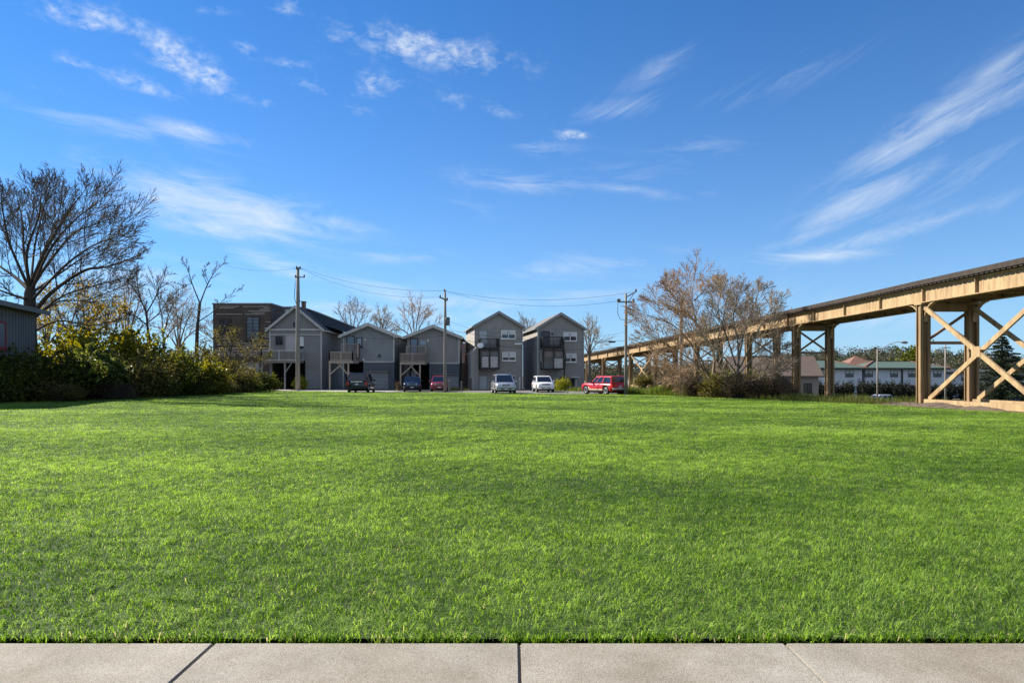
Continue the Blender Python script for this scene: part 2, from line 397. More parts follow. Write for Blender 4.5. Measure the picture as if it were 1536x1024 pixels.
LAWN = [(-46,4.06),(30,4.06),(28,12),(25.5,20),(22.9,27),(21.2,33),(19.8,38),(17.6,42.6),(14.6,48.5),(12.4,53),(9.6,56),(5.8,57.4),(1,59.4),(-4.3,61.6),(-10,63.3),(-16.2,65.2),(-21,68),(-25.8,70.5),(-46,70.5)]
def inside(px, py, poly=LAWN):
    r = np.zeros(px.shape, bool); n = len(poly)
    for i in range(n):
        x1, y1 = poly[i]; x2, y2 = poly[(i+1) % n]
        if y1 == y2: continue
        c = ((y1 > py) != (y2 > py)) & (px < (x2-x1)*(py-y1)/(y2-y1)+x1); r ^= c
    return r
def sheet(name, poly, z, m, kind='structure'):
    mb = MB(); mb.add([(x, y, z) for x, y in poly], [tuple(range(len(poly)))])
    return tag(mb.build(name, m), kind=kind)
m_lawn = mat('lawn_soil', (.020,.035,.008), .9, col2=(.045,.075,.014), scale=1.5, bump=.8, bscale=60)
sheet('lawn', LAWN, 0.0, m_lawn)

# pavement of poured slabs with open joints
m_conc = mat('concrete', (.262,.243,.205), .85, col2=(.35,.325,.28), scale=2.2, bump=.35, bscale=160)
nt2 = m_conc.node_tree; n2 = nt2.nodes; l2 = nt2.links        # aggregate speckle and stains
b2 = n2['Principled BSDF']; base = b2.inputs['Base Color'].links[0].from_socket
tcn = n2['Texture Coordinate']
vo = n2.new('ShaderNodeTexNoise'); vo.inputs['Scale'].default_value = 130; vo.inputs['Detail'].default_value = 4; l2.new(tcn.outputs['Object'], vo.inputs['Vector'])
rr = n2.new('ShaderNodeValToRGB'); rr.color_ramp.elements[0].position = .34; rr.color_ramp.elements[0].color = (.55,.52,.48,1); rr.color_ramp.elements[1].position = .62; rr.color_ramp.elements[1].color = (1.12,1.11,1.1,1)
l2.new(vo.outputs['Fac'], rr.inputs[0])
st = n2.new('ShaderNodeTexNoise'); st.inputs['Scale'].default_value = .9; st.inputs['Detail'].default_value = 8; st.inputs['Roughness'].default_value = .7; l2.new(tcn.outputs['Object'], st.inputs['Vector'])
sr = n2.new('ShaderNodeValToRGB'); sr.color_ramp.elements[0].position = .36; sr.color_ramp.elements[0].color = (.74,.69,.62,1); sr.color_ramp.elements[1].position = .6; sr.color_ramp.elements[1].color = (1,1,1,1)
l2.new(st.outputs['Fac'], sr.inputs[0])
m1 = n2.new('ShaderNodeMix'); m1.data_type = 'RGBA'; m1.blend_type = 'MULTIPLY'; m1.inputs['Factor'].default_value = .8
l2.new(base, m1.inputs[6]); l2.new(rr.outputs[0], m1.inputs[7])
m3 = n2.new('ShaderNodeMix'); m3.data_type = 'RGBA'; m3.blend_type = 'MULTIPLY'; m3.inputs['Factor'].default_value = .9
l2.new(m1.outputs[2], m3.inputs[6]); l2.new(sr.outputs[0], m3.inputs[7]); l2.new(m3.outputs[2], b2.inputs['Base Color'])
mb = MB(); jx = [-15.4,-13.7,-12,-10.4,-8.7,-7.0,-5.3,-3.5,-1.77,.044,1.62,3.4,5.1,6.9,8.6,10.3,12,13.8,15.5]
for a, b in zip(jx, jx[1:]): mb.box(a+.006, b-.006, 1.9, 3.965, -.09, .012)
tag(mb.build('pavement', m_conc, bevel=.007), kind='structure')
mb = MB(); mb.box(-15.4, 15.5, 1.9, 3.96, -.12, -.006)
tag(mb.build('joint_sand', mat('joint', (.10,.08,.055), .95, col2=(.30,.25,.19), scale=22)), kind='structure')
m_edge = mat('edge_soil', (.016,.011,.008), .95, col2=(.07,.04,.022), scale=18, bump=1, bscale=60)
mb = MB(); mb.box(-46, 30, 3.968, 4.055, -.1, -.03)
tag(mb.build('soil_edge', m_edge), kind='structure')

# lane, parking apron and yards
m_asph = mat('asphalt', (.11,.105,.10), .9, col2=(.17,.16,.15), scale=.9, bump=.5, bscale=90)
m_grav = mat('gravel', (.20,.18,.15), .95, col2=(.30,.27,.23), scale=1.4, bump=.8, bscale=50)
m_cdrive = mat('drive_concrete', (.34,.32,.29), .9, col2=(.42,.40,.36), scale=.6, bump=.3, bscale=60)
LANE = [(-25.8,70.3),(-21,67.8),(-16.2,65),(-10,63.1),(-4.3,61.4),(1,59.2),(5.8,57.2),(9.6,55.8),(12.5,52.9),(24,62),(18,70),(9,70),(-4,72),(-16,74),(-30,77)]
sheet('road', LANE, -.03, m_asph)
sheet('gravel_yard', [(-38,76.5),(-30,76.6),(-16,73.6),(-4,71.6),(9,69.6),(9.4,90),(-38,90)], -.034, m_grav)
sheet('driveway', [(-27,71.3),(-16.3,65.6),(-12.4,64.4),(-12,72),(-20,74),(-27,76)], -.026, m_cdrive)

# ---------------------------------------------------------------- grass blades
rs = np.random.RandomState(5)
def cell(x, y, g, k):                         # one random value per tuft, edges broken up
    i = np.floor(x/g); j = np.floor(y/g); t = np.sin(i*127.1+j*311.7+k*74.7)*43758.5453
    return t-np.floor(t)
def blades():
    out = []
    for d0, d1, dens, wd, hh, g in ((3.98,6,3100,.0050,.060,.05),(6,9,2700,.0053,.058,.06),(9,13,1800,.0064,.058,.08),(13,19,1000,.0086,.064,.11),(19,28,400,.0138,.072,.18),(28,42,180,.022,.076,.3),(42,72,74,.036,.080,.5)):
        w = .90*d1+3.2; n = int(dens*(d1-d0)*2*w)
        x = (rs.rand(n)*2-1)*w; y = d0+(d1-d0)*rs.rand(n)
        k = inside(x, np.where((y > 4.03) & (y < 4.07), 4.07, y)) & (np.abs(x) < .90*y+3.2); x = x[k]; y = y[k]; n = len(x)
        jx_ = x+rs.normal(size=n)*g*.3; jy_ = y+rs.normal(size=n)*g*.3
        c1 = cell(jx_, jy_, g, 0); c2 = cell(jx_, jy_, g, 1); c3 = cell(jx_, jy_, g*2.7, 2); c4 = cell(jx_, jy_, g*1.3, 3)
        pat2 = np.sin(x*.43+1)*np.sin(y*.51+x*.17)+.5*np.sin(y*1.1+np.sin(x*.6))+.6*np.sin(x*2.3+np.sin(y*1.7)*1.3)*np.sin(y*2.9+np.sin(x*1.9)); 
        h = hh*(.58+.40*rs.rand(n)+.25*c2+.16*c3+.12*pat2); a = c1*6.283+rs.normal(size=n)*.9; ln = h*(.35+.9*c4+.5*rs.rand(n)); wv = wd*(.6+.7*rs.rand(n)); fl = min(1., max(0., (d0-7)/14)); h = h*(1-.30*fl); ln = ln*(1+.55*fl)
        dxy = np.stack([np.cos(a), np.sin(a), np.zeros(n)], 1); b = a+1.571+rs.normal(size=n)*.6
        sd_ = np.stack([np.cos(b), np.sin(b), np.zeros(n)], 1)*(wv/2)[:,None]
        p = np.stack([x, y, np.full(n, -.004)], 1); z = np.array([0,0,1.])
        mid = p+z*(h*.62)[:,None]+dxy*(ln*.33)[:,None]; tip = p+z*(h*np.clip(.98-.30*(ln/h), .42, 1))[:,None]+dxy*ln[:,None]
        v = np.stack([p-sd_, p+sd_, mid+sd_*.85, mid-sd_*.85, tip], 1)
        r = np.clip(.37+.19*pat2+.30*(c4-.5)+.25*(c3-.5)+.20*rs.normal(size=n), 0, .93); r[rs.rand(n) < .012] = 1
        out.append((v, r))
    n = 5200; x = (rs.rand(n)*2-1)*6; y = 4.02+.06*rs.rand(n)                  # ragged fringe hanging over the edge
    x = x[np.sin(x*9.1)+np.sin(x*23.7+1)+.8*rs.normal(size=n) > -.5]; n = len(x); y = y[:n]; h = .05*(.5+rs.rand(n)); ln = .07*rs.rand(n)+.015; a = -1.571+rs.normal(size=n)*.8
    dxy = np.stack([np.cos(a), np.sin(a), 0*a], 1); sd_ = np.stack([-np.sin(a), np.cos(a), 0*a], 1)*.0032; z = np.array([0,0,1.])
    p = np.stack([x, y, np.full(n, -.02)], 1); mid = p+z*h[:,None]+dxy*(ln*.5)[:,None]; tip = p+z*(h*.7*rs.rand(n)+.02)[:,None]+dxy*ln[:,None]
    r = np.clip(.16+.22*rs.normal(size=n), 0, .93); r[rs.rand(n) < .06] = 1
    out.append((np.stack([p-sd_, p+sd_, mid+sd_*.85, mid-sd_*.85, tip], 1), r))
    return np.concatenate([o[0] for o in out]), np.concatenate([o[1] for o in out])
m_grass = leafmat('grass_blades', (.050,.122,.012), (.345,.505,.105), None, .55, .6)
m_grass.node_tree.nodes['Principled BSDF'].inputs['Specular IOR Level'].default_value = .18
e = m_grass.node_tree.nodes['Color Ramp'].color_ramp.elements
e[1].position = .92; x_ = e.new(.985); x_.color = (.46,.42,.20,1)
bv, br = blades()
g = npmesh('grass', bv, 5, [(0,1,2,3),(3,2,4)], br, m_grass)
tag(g, 'short bright green lawn grass in front of the pavement', 'grass', kind='stuff')
# ---------------------------------------------------------------- shared materials
m_glass = mat('window_glass', (.015,.022,.035), .06, var=.2, spec=.8)
m_white = mat('white_paint', (.74,.74,.72), .5, var=.06)
m_blind = mat('blind', (.62,.62,.62), .7, var=.05)
m_dark = mat('black_metal', (.018,.018,.02), .5, var=.2)
m_wood = mat('weathered_wood', (.27,.225,.185), .85, col2=(.40,.335,.28), scale=3, stretch=(1,1,6))
m_wood2 = mat('grey_wood', (.15,.14,.13), .85, col2=(.24,.225,.21), scale=3, stretch=(6,6,.6))
m_polew = mat('pole_wood', (.185,.165,.14), .9, col2=(.29,.265,.23), scale=2.5, stretch=(8,8,.5), bump=.5, bscale=14)
m_roofd = mat('dark_shingle', (.022,.027,.03), .8, col2=(.04,.046,.05), scale=5, bump=.5, bscale=30)
m_roofg = mat('grey_shingle', (.11,.105,.10), .9, col2=(.17,.165,.16), scale=5, bump=.5, bscale=30)
m_trim = mat('trim_grey', (.25,.25,.25), .6, var=.08)
m_trimw = mat('trim_pale', (.46,.45,.43), .6, var=.08)
m_garage = mat('garage_grey', (.24,.25,.27), .6, var=.08)
m_pale = mat('pale_door', (.42,.43,.44), .5, var=.06)
m_blue = mat('slate_blue_board', (.085,.10,.125), .7, var=.12)
m_sheet = mat('pale_sheeting', (.42,.40,.40), .7, var=.12, scale=2)
s_warm = siding('siding_warm_grey', (.25,.235,.22)); s_cool = siding('siding_cool_grey', (.225,.235,.24)); s_vict = siding('siding_victorian', (.215,.21,.205), .2)
s_blk = siding('siding_tall_grey', (.285,.265,.24), .14); s_blk2 = siding('siding_tall_brown_grey', (.27,.25,.228), .14)

class HF:      # pixel rows and columns of a house front, turned into metres on that front
    def __init__(s, pxc, Y, k=1.): s.c, s.Y, s.k = pxc, Y, k
    def x(s, px, Y=None): return (px-s.c)/FL*(Y or s.Y)*s.k
    def z(s, py, Y=None): return EYE+(HZ-py)/FL*(Y or s.Y)
    @property
    def loc(s): return ((s.c-CX)/FL*s.Y, s.Y, 0)

def window(root, x0, x1, z0, z1, y=0., mv=1, mh=0, fm=None, fw=.09, blind=0., gm=None):
    f = MB(); fm = fm or m_white
    f.box(x0, x1, y-.07, y, z0, z0+fw).box(x0, x1, y-.07, y, z1-fw, z1).box(x0, x0+fw, y-.068, y, z0+fw, z1-fw).box(x1-fw, x1, y-.068, y, z0+fw, z1-fw)
    for i in range(mv):
        c = x0+(x1-x0)*(i+1)/(mv+1); f.box(c-fw*.45, c+fw*.45, y-.066, y, z0+fw, z1-fw)
    for i in range(mh):
        c = z0+(z1-z0)*(i+1)/(mh+1); f.box(x0+fw, x1-fw, y-.064, y, c-fw*.3, c+fw*.3)
    fo = f.build('window', fm, root)
    MB().box(x0-.05, x1+.05, y-.12, y-.002, z0-.07, z0-.003).build('sill', fm, fo)
    MB().box(x0+fw*.8, x1-fw*.8, y-.03, y-.004, z0+fw*.8, z1-fw*.8).build('pane', gm or m_glass, fo)
    if blind:
        n = mv+1; b = MB()
        for i in range(n):
            a = x0+(x1-x0)*i/n; c = x0+(x1-x0)*(i+1)/n
            b.box(a+fw, c-fw, y-.040, y-.034, z1-fw-(z1-z0)*blind, z1-fw*.9)
        b.build('blind', m_blind, fo)
    return fo

def door(root, x0, x1, z0, z1, y=0., m=None, fm=None, glass=0.):
    f = MB(); d = .09
    f.box(x0-d, x0, y-.07, y, z0, z1+d).box(x1, x1+d, y-.07, y, z0, z1+d).box(x0, x1, y-.069, y, z1, z1+d)
    pn = MB(); pn.box(x0, x1, y-.035, y-.003, z0, z1)
    do = pn.build('door', m or m_pale, root); f.build('frame', fm or m_trim, do)
    if glass: MB().box(x0+.12, x1-.12, y-.05, y-.036, z1-(z1-z0)*glass, z1-.14).build('pane', m_glass, do)
    MB().bar((x1-.1, y-.08, z0+1), (x1-.1, y-.04, z0+1), .05, .05).build('handle', m_dark, do)
    return do

def garage(root, x0, x1, z0, z1, y=0., m=None):
    g = MB(); n = 4
    for i in range(n):
        a = z0+(z1-z0)*i/n; g.box(x0, x1, y-.05, y-.004, a+.012, a+(z1-z0)/n-.012)
    o = g.build('garage_door', m or m_garage, root, bevel=.008)
    MB().box(x0-.12, x0-.003, y-.08, y, z0, z1+.14).box(x1+.003, x1+.12, y-.08, y, z0, z1+.14).box(x0, x1, y-.079, y, z1+.003, z1+.14).build('frame', m_trim, o)

def roofv(root, w, D, ze, zp, ov, ovf, t, m, fm, zoff=.012, back=.3):
    k = (zp-ze)/(w/2); e = w/2+ov; z0 = ze-ov*k+zoff; p = zp+zoff
    r = MB(); r.prism([(-e,z0),(0,p),(e,z0),(e,z0+t),(0,p+t*1.15),(-e,z0+t)], -ovf, D+back)
    o = r.build('roof', m, root)
    f = MB(); f.prism([(-e-.02,z0-.14),(0,p-.14),(e+.02,z0-.14),(e+.02,z0+t+.03),(0,p+t*1.15+.03),(-e-.02,z0+t+.03)], -ovf-.05, -ovf-.002)
    f.build('rake_trim', fm, o)
    for sx in (-1, 1): MB().box(min(sx*(e+.01), sx*(e+.13)), max(sx*(e+.01), sx*(e+.13)), -ovf+.02, D+back-.02, z0-.02, z0+.1).build('gutter', fm, o)
    return o

def railing(root, pts, z0, z1, m, gap=.13, solid=None, posts=True, name='railing'):
    r = MB()
    for (x0, y0), (x1, y1) in zip(pts, pts[1:]):
        L = math.hypot(x1-x0, y1-y0); n = max(1, int(L/gap))
        r.bar((x0,y0,z1-.04), (x1,y1,z1-.04), .10, .08).bar((x0,y0,z0+.09), (x1,y1,z0+.09), .06, .07)
        for i in range(1, n):
            x = x0+(x1-x0)*i/n; y = y0+(y1-y0)*i/n; r.bar((x,y,z0+.12), (x,y,z1-.08), .035, .035, (0,1,0))
        k = max(1, round(L/1.7))
        if posts:
            for i in range(k+1):
                x = x0+(x1-x0)*i/k; y = y0+(y1-y0)*i/k; r.bar((x,y,z0), (x,y,z1+.05), .11, .11, (0,1,0))
    o = r.build(name, m, root)
    if solid:
        b = MB()
        for (x0, y0), (x1, y1) in zip(pts, pts[1:]): b.bar((x0,y0,(z0+z1)/2), (x1,y1,(z0+z1)/2), .02, (z1-z0)-.32)
        b.build('infill', solid, o)
    return o

# ---------------------------------------------------------------- brick building
h = HF(363, 84)
b0 = empty('brick_building', h.loc, 0, 'flat-roofed dark brick building with pale bands and a tall gridded window', 'building')
m_bk = brickmat('dark_brick', (.058,.040,.033), (.085,.057,.046), (.105,.088,.077), .62, .17, .03)
x0, x1, zt = h.x(319.5), h.x(406.6), h.z(457)
wallb = MB(); wallb.box(x0, x1, 0, 11, 0, zt)
MB().box(x0-.08, x1+.08, -.08, 11.08, zt+.003, zt+.22).build('parapet', mat('cap_stone', (.17,.15,.14), .8), b0)
m_band = mat('pale_stone', (.40,.355,.31), .8, var=.45, scale=6)
rb = random.Random(3); mb = MB()
HOLES = [(368.5,390,473.5,512.5),(329,349,478,501),(351,389,544,590)]
for i in range(33):
    py = 460+i*2.3; xx = x0+.2+rb.random()*.5; z = h.z(py)
    while xx < x1-.5:
        L = rb.uniform(1.2, 4.5); e_ = min(xx+L, x1-.1)
        if rb.random() < .72 and not any(h.x(a) < e_ and xx < h.x(b) and c-1 < py < d+1 for a, b, c, d in HOLES): wallb.box(xx, e_, -.03, .05, z, z+.075, 1)
        xx += L+rb.uniform(.12, .6)
wallb.build('wall', [m_bk, m_band], b0)
mb = MB(); mb.v = []
window(b0, h.x(369.5), h.x(389), h.z(511), h.z(475), mv=1, mh=6, fm=m_dark, fw=.08, gm=mat('tower_glass', (.05,.065,.085), .08, var=.4, scale=1.5, spec=.9))
window(b0, h.x(330), h.x(348), h.z(500), h.z(479), mv=2, mh=5, fm=m_dark, fw=.07, gm=m_glass)
garage(b0, h.x(352), h.x(388), 0.05, h.z(545))

# ---------------------------------------------------------------- gabled victorian house
h = HF(443.5, 78)
v = empty('gabled_house', h.loc, 0, 'tall grey gabled house with black slate roof, dormer and chimney', 'house')
w = h.x(482.5)-h.x(404.6); ze, zp = h.z(493), h.z(461); zf = h.z(541)
mb = MB(); mb.prism([(-w/2,zf),(w/2,zf),(w/2,ze),(0,zp),(-w/2,ze)], 0, 10)
mb.box(h.x(458), w/2-.001, .001, 9.99, 0, zf+.001).box(-w/2+.001, h.x(458)-.001, 5, 9.98, 0, zf+.002).box(-w/2+.002, -w/2+.3, .002, 5, 0, zf+.003)
mb.build('wall', s_vict, v)
MB().box(-w/2+.31, h.x(458)-.01, 4.9, 4.99, .01, zf-.01).box(-w/2+.31, h.x(458)-.01, .1, 4.89, zf-.06, zf-.012).box(-w/2+.305, -w/2+.35, .1, 4.89, .01, zf-.07).box(h.x(458)-.06, h.x(458)-.012, .1, 4.89, .01, zf-.07).build('carport_shade', mat('painted_shade', (.028,.026,.026), .9, var=.3), v)  # near-black sheets inside the carport, its shade put into their colour
ro = roofv(v, w, 10, ze, zp, .35, .35, .16, m_roofd, m_trimw)
mb = MB(); mb.prismx([(3.2,ze+.3),(9.8,ze+.3),(8.6,zp+.4),(4.4,zp+.4)], .3, w/2+2.6)      # cross wing of the roof, lower to the right
mb2 = MB(); mb2.add([(0,4,zp+.35),(w/2+2.2,4.6,ze+.75),(w/2+2.4,3.4,ze-.35),(.2,2.2,zp-1.1),(0,9,zp+.35),(w/2+2.2,8.8,ze+.75),(w/2+2.4,10,ze-.35),(.2,10.6,zp-1.1)],
        [(0,1,2,3),(4,7,6,5),(0,4,5,1),(3,2,6,7),(1,5,6,2),(0,3,7,4)])
mb2.build('roof_wing', m_roofd, ro)
mb = MB(); mb.box(h.x(441.5), h.x(446.8), 2.6, 3.1, zp-1.2, h.z(450.5)+.1); mb.box(h.x(441.5)-.05, h.x(446.8)+.05, 2.55, 3.15, h.z(450.5)+.1, h.z(450.5)+.2)
mb.build('chimney', brickmat('chimney_brick', (.16,.06,.045), (.22,.09,.06), (.2,.18,.16), .22, .08), ro)
dm = MB(); dm.box(h.x(417), h.x(440), 2.2, 6, ze+.5, h.z(459)); dm.box(h.x(416), h.x(441), 2.0, 6.1, h.z(459)+.003, h.z(459)+.16)
dmo = dm.build('dormer', siding('siding_dormer', (.17,.18,.195)), v)
window(dmo, h.x(420), h.x(429), h.z(475), h.z(462), y=2.2, mv=0, gm=mat('sky_glass', (.20,.24,.29), .1, spec=.9))
mb = MB(); mb.box(-w/2-.02, w/2+.02, -.12, -.003, ze-.22, ze+.0).box(-w/2-.05, -w/2+.12, -.06, -.002, zf, ze-.23).box(w/2-.12, w/2+.05, -.06, -.002, 0, ze-.23).box(-w/2+.13, w/2-.13, -.08, -.002, h.z(502.5), h.z(501))
mb.build('corner_trim', m_trimw, v)
window(v, h.x(438.5), h.x(448), h.z(492), h.z(482), mv=1, fm=m_trim)
window(v, h.x(413.5), h.x(424), h.z(516), h.z(504.5), mv=0, fm=m_dark)
door(v, h.x(429), h.x(444), zf, h.z(503), m=m_sheet); window(v, h.x(447), h.x(457), h.z(524), h.z(504), mv=0, fm=m_trim, blind=.7)
garage(v, h.x(460.5), h.x(478.5), .04, h.z(556.5))
Yb = 75.6; xb0, xb1 = h.x(401.5, Yb), h.x(456, Yb); zd = h.z(541, Yb)
MB().box(xb0, xb1, -2.4, -.004, zd-.22, zd).build('balcony_deck', m_wood2, v)
railing(v, [(xb0+.06,-.1),(xb0+.06,-2.34),(xb1-.06,-2.34),(xb1-.06,-.1)], zd, h.z(525, Yb), m_trimw, solid=mat('dark_mesh', (.06,.06,.063), .8, var=.2))
for px in (402.5, 437, 455): MB().box(h.x(px,Yb)-.08, h.x(px,Yb)+.08, -2.3, -2.14, 0, zd-.222).build('post', m_trim, v)
MB().bar((h.x(437,Yb)+.05,-2.22,zd-1.3), (h.x(447,Yb),-2.22,zd-.23), .1, .1).build('brace', m_trim, v)

# ---------------------------------------------------------------- two low houses with a carport under a balcony
def low_house(pxc, pxl, pxr, peak, eave, Y, label, s, seed, bal, split, zmid_py, rz=0., variant=0):
    h = HF(pxc, Y); r = empty('two_storey_house', h.loc, rz, label, 'house')
    w = h.x(pxr)-h.x(pxl); xl, xr = -w/2, w/2; ze, zp = h.z(eave), h.z(peak); zm = h.z(zmid_py); xs_ = h.x(split); D = 10.6
    mb = MB(); mb.prism([(xl,zm),(xr,zm),(xr,ze),(0,zp),(xl,ze)], 0, D); mb.build('wall', s, r)
    mb = MB(); mb.box(xs_, xr-.001, .002, D-.01, 0, zm-.001).box(xl+.001, xs_-.001, 5, D-.02, 0, zm-.002).box(xl+.002, xl+.25, .003, 5, 0, zm-.003)
    mb.build('ground_floor', m_blue, r)
    MB().box(xl+.26, xs_-.01, 4.9, 4.99, .01, zm-.01).box(xl+.26, xs_-.01, .1, 4.89, zm-.06, zm-.012).box(xl+.255, xl+.30, .1, 4.89, .01, zm-.07).box(xs_-.06, xs_-.012, .1, 4.89, .01, zm-.07).build('carport_shade', mat('painted_shade', (.028,.026,.026), .9, var=.3), r)  # recess faces covered in near-black, painting in the shade under the balcony
    roofv(r, w, D, ze, zp, .38, .45, .17, m_roofg, m_trimw)
    MB().box(xs_, xr, -.06, -.002, zm-.12, zm+.03).box(xr-.13, xr+.02, -.05, -.001, zm+.04, ze-.1).build('belt_trim', m_trimw, r)
    xb0, xb1, pyt, pyd, Yb = bal; X0, X1 = h.x(xb0, Yb), h.x(xb1, Yb); zd = h.z(pyd, Yb); yd = Yb-Y
    MB().box(X0, X1, yd, -.004, zd-.25, zd).build('balcony_deck', m_wood, r)
    railing(r, [(X0+.06,-.1),(X0+.06,yd+.06),(X1-.06,yd+.06),(X1-.06,-.1)], zd, h.z(pyt, Yb), m_wood, solid=mat('board_infill', (.105,.088,.08), .85, var=.2, scale=4))
    for x in (X0+.08, X1-.55): MB().box(x-.08, x+.08, yd+.1, yd+.26, 0, zd-.252).build('post', m_wood, r)
    MB().bar((X0+.1,yd+.18,zd-1.5), (X0+1.5,yd+.18,zd-.26), .1, .12).build('brace', m_wood, r)
    MB().bar((X1-.6,yd+.18,zd-1.5), (X1-1.7,yd+.18,zd-.26), .1, .12).build('brace', m_wood, r)
    return h, r, xs_, zm, zd
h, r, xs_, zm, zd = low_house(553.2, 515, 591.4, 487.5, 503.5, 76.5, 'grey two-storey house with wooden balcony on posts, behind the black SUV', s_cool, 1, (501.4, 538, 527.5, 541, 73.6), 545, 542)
door(r, h.x(521), h.x(531), zd+.05, h.z(505), m=mat('blue_glass_door', (.10,.13,.19), .15, spec=.8), fm=m_dark); window(r, h.x(534.5), h.x(543.5), h.z(520), h.z(506), mv=0, fm=m_dark, gm=mat('sky_glass', (0,0,0)))
railing(r, [(h.x(514),-.5),(h.x(540.5),-.5),(h.x(540.5),-1.4)], zd+.35, h.z(516), m_wood, posts=True, name='inner_railing')
garage(r, h.x(556), h.x(581), .04, h.z(559)); MB().box(h.x(552), h.x(584), -.5, -.003, h.z(557.5), h.z(556)).build('canopy', m_wood2, r)
MB().box(h.x(547.5), h.x(548.8), -.2, -.003, h.z(511), h.z(507.5)).build('porch_light', m_white, r)
MB().box(h.x(544.8), h.x(546.4), -.3, -.003, h.z(541), h.z(537.5)).build('meter_box', m_white, r)
window(r, h.x(568), h.x(571), h.z(534), h.z(531), mv=0, fm=m_dark, fw=.04)
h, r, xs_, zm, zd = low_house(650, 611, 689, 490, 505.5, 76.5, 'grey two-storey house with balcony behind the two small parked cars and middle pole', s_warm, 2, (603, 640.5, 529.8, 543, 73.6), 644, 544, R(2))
door(r, h.x(616.5), h.x(626), zd+.05, h.z(508.5), m=mat('blue_glass_door', (0,0,0)), fm=m_dark); window(r, h.x(629), h.x(640), h.z(518), h.z(509), mv=0, fm=m_trim, gm=mat('sky_glass', (0,0,0)))
railing(r, [(h.x(611),-.5),(h.x(640.5),-.5),(h.x(640.5),-1.3)], zd+.35, h.z(519), m_wood, posts=True, name='inner_railing')
MB().box(h.x(641.5), h.x(643), -.2, -.003, h.z(513), h.z(509)).build('porch_light', m_white, r)
garage(r, h.x(672), h.x(686), .04, h.z(565)); MB().box(h.x(648), h.x(688), -.35, -.003, h.z(562), h.z(560.6)).build('canopy', m_wood2, r)
mb = MB()
for i in range(8): mb.box(h.x(650+i*4.6), h.x(650+i*4.6)+.05, -.05, -.003, h.z(560), h.z(547))
mb.build('batten', mat('slate_blue_batten', (.12,.135,.16), .7), r)
MB().box(h.x(614), h.x(623), 1.2, 1.3, h.z(566), h.z(555)).build('carport_screen', m_sheet, r)

# ---------------------------------------------------------------- two tall narrow houses
def tall_house(pxc, pxl, pxr, peak, eave, Y, rz, label, s, D=9.5):
    h = HF(pxc, Y, 1/math.cos(rz)); r = empty('tall_house', h.loc, rz, label, 'house')
    w = h.x(pxr)-h.x(pxl); ze, zp = h.z(eave), h.z(peak)
    MB().prism([(-w/2,0),(w/2,0),(w/2,ze),(0,zp),(-w/2,ze)], 0, D).build('wall', s, r)
    roofv(r, w, D, ze, zp, .22, .3, .14, m_roofg, m_trim)
    MB().box(-w/2-.02, w/2+.02, -.03, -.002, h.z(494), h.z(493.2)).box(w/2-.1, w/2+.03, -.05, -.001, 0, ze-.1).box(-w/2-.03, -w/2+.1, -.05, -.001, 0, ze-.1).build('corner_trim', m_trim, r)
    return h, r, w
rz = R(10)
h, r, w = tall_house(748, 712.5, 783.6, 469, 489.5, 76, rz, 'tall narrow grey house with closed pale upper door, behind the silver minivan', s_blk)
window(r, h.x(751.5), h.x(773.3), h.z(508), h.z(495), mv=1, blind=.42); window(r, h.x(753), h.x(773.6), h.z(541), h.z(527.6), mv=1, mh=1, blind=.55)
door(r, h.x(719.5), h.x(730), h.z(517), h.z(496)); door(r, h.x(719.5), h.x(730), .05, h.z(564)); window(r, h.x(766), h.x(773), h.z(572), h.z(562.5), mv=0, fm=m_trimw)
def fire_balcony(r, h, x0, x1, decks, top, panels, proj=1.5):
    fr = MB(); m = m_dark
    for px in (x0, x1): 
        for y in (-proj, -.06): fr.box(h.x(px)-.06, h.x(px)+.06, y-.06, y+.06, h.z(decks[-1])-.1, h.z(top))
    fr.box(h.x((x0+x1)/2)-.05, h.x((x0+x1)/2)+.05, -proj-.04, -proj+.04, h.z(decks[-1]), h.z(top)-.3)
    for py in decks:
        fr.box(h.x(x0)+.07, h.x(x1)-.07, -proj-.05, -.01, h.z(py)-.12, h.z(py)+.06)
    fr.box(h.x(x0)+.061, h.x(x1)-.061, -proj-.03, -proj+.03, h.z(decks[-1])+2.0, h.z(decks[-1])+2.1)
    o = fr.build('fire_balcony', m, r)
    railing(o, [(h.x(x0),-.1),(h.x(x0),-proj),(h.x(x1),-proj),(h.x(x1),-.1)], h.z(decks[0])+.06, h.z(decks[0])+1.05, m, gap=.16, posts=False)
    for a, b, py0, py1 in panels: MB().box(h.x(a), h.x(b), -proj+.05, -proj+.09, h.z(py1), h.z(py0)).build('panel', m_sheet, o)
    return o
fb = fire_balcony(r, h, 719, 745.5, (522.5, 553), 508, [(720.5,730,535.5,551), (732,743.5,535,551)])
MB().box(h.x(720), h.x(744.5), -1.35, -1.3, h.z(534), h.z(523.5)).build('panel', mat('grey_panel', (.16,.16,.165), .7), fb)
mb = MB(); c = Vector((h.x(718.5), -1.75, h.z(519.5))); mb.lathe([(.02,-.08),(.2,-.05),(.34,.04),(.345,.05),(.19,-.03),(.02,-.06)], (-.3,-.8,.4), c, 16); mb.bar(c, c+Vector((-.12,-.35,.1)), .03, .03)
mb.build('satellite_dish', m_white, r)
mb = MB(); x0 = h.x(705.5); x1 = h.x(716.5); mb.prism([(x0,0),(x1,0),(x1,h.z(521)),(x1-.25,h.z(521)),(x0,h.z(531))], -.9, 5.5)
mb.build('side_porch', s_blk, r)
MB().box(x1-.32, x1-.2, -.98, -.91, 0, h.z(522)).build('downspout', m_trim, r)
MB().box(h.x(776.5), h.x(779), -.7, -.5, 0, h.z(566)).build('vent_post', m_trimw, r)
mb = MB(); mb.box(h.x(771.5), h.x(783), -.35, -.1, h.z(517), h.z(514.3)); mb.build('wall_lamp', m_white, r, bevel=.03)
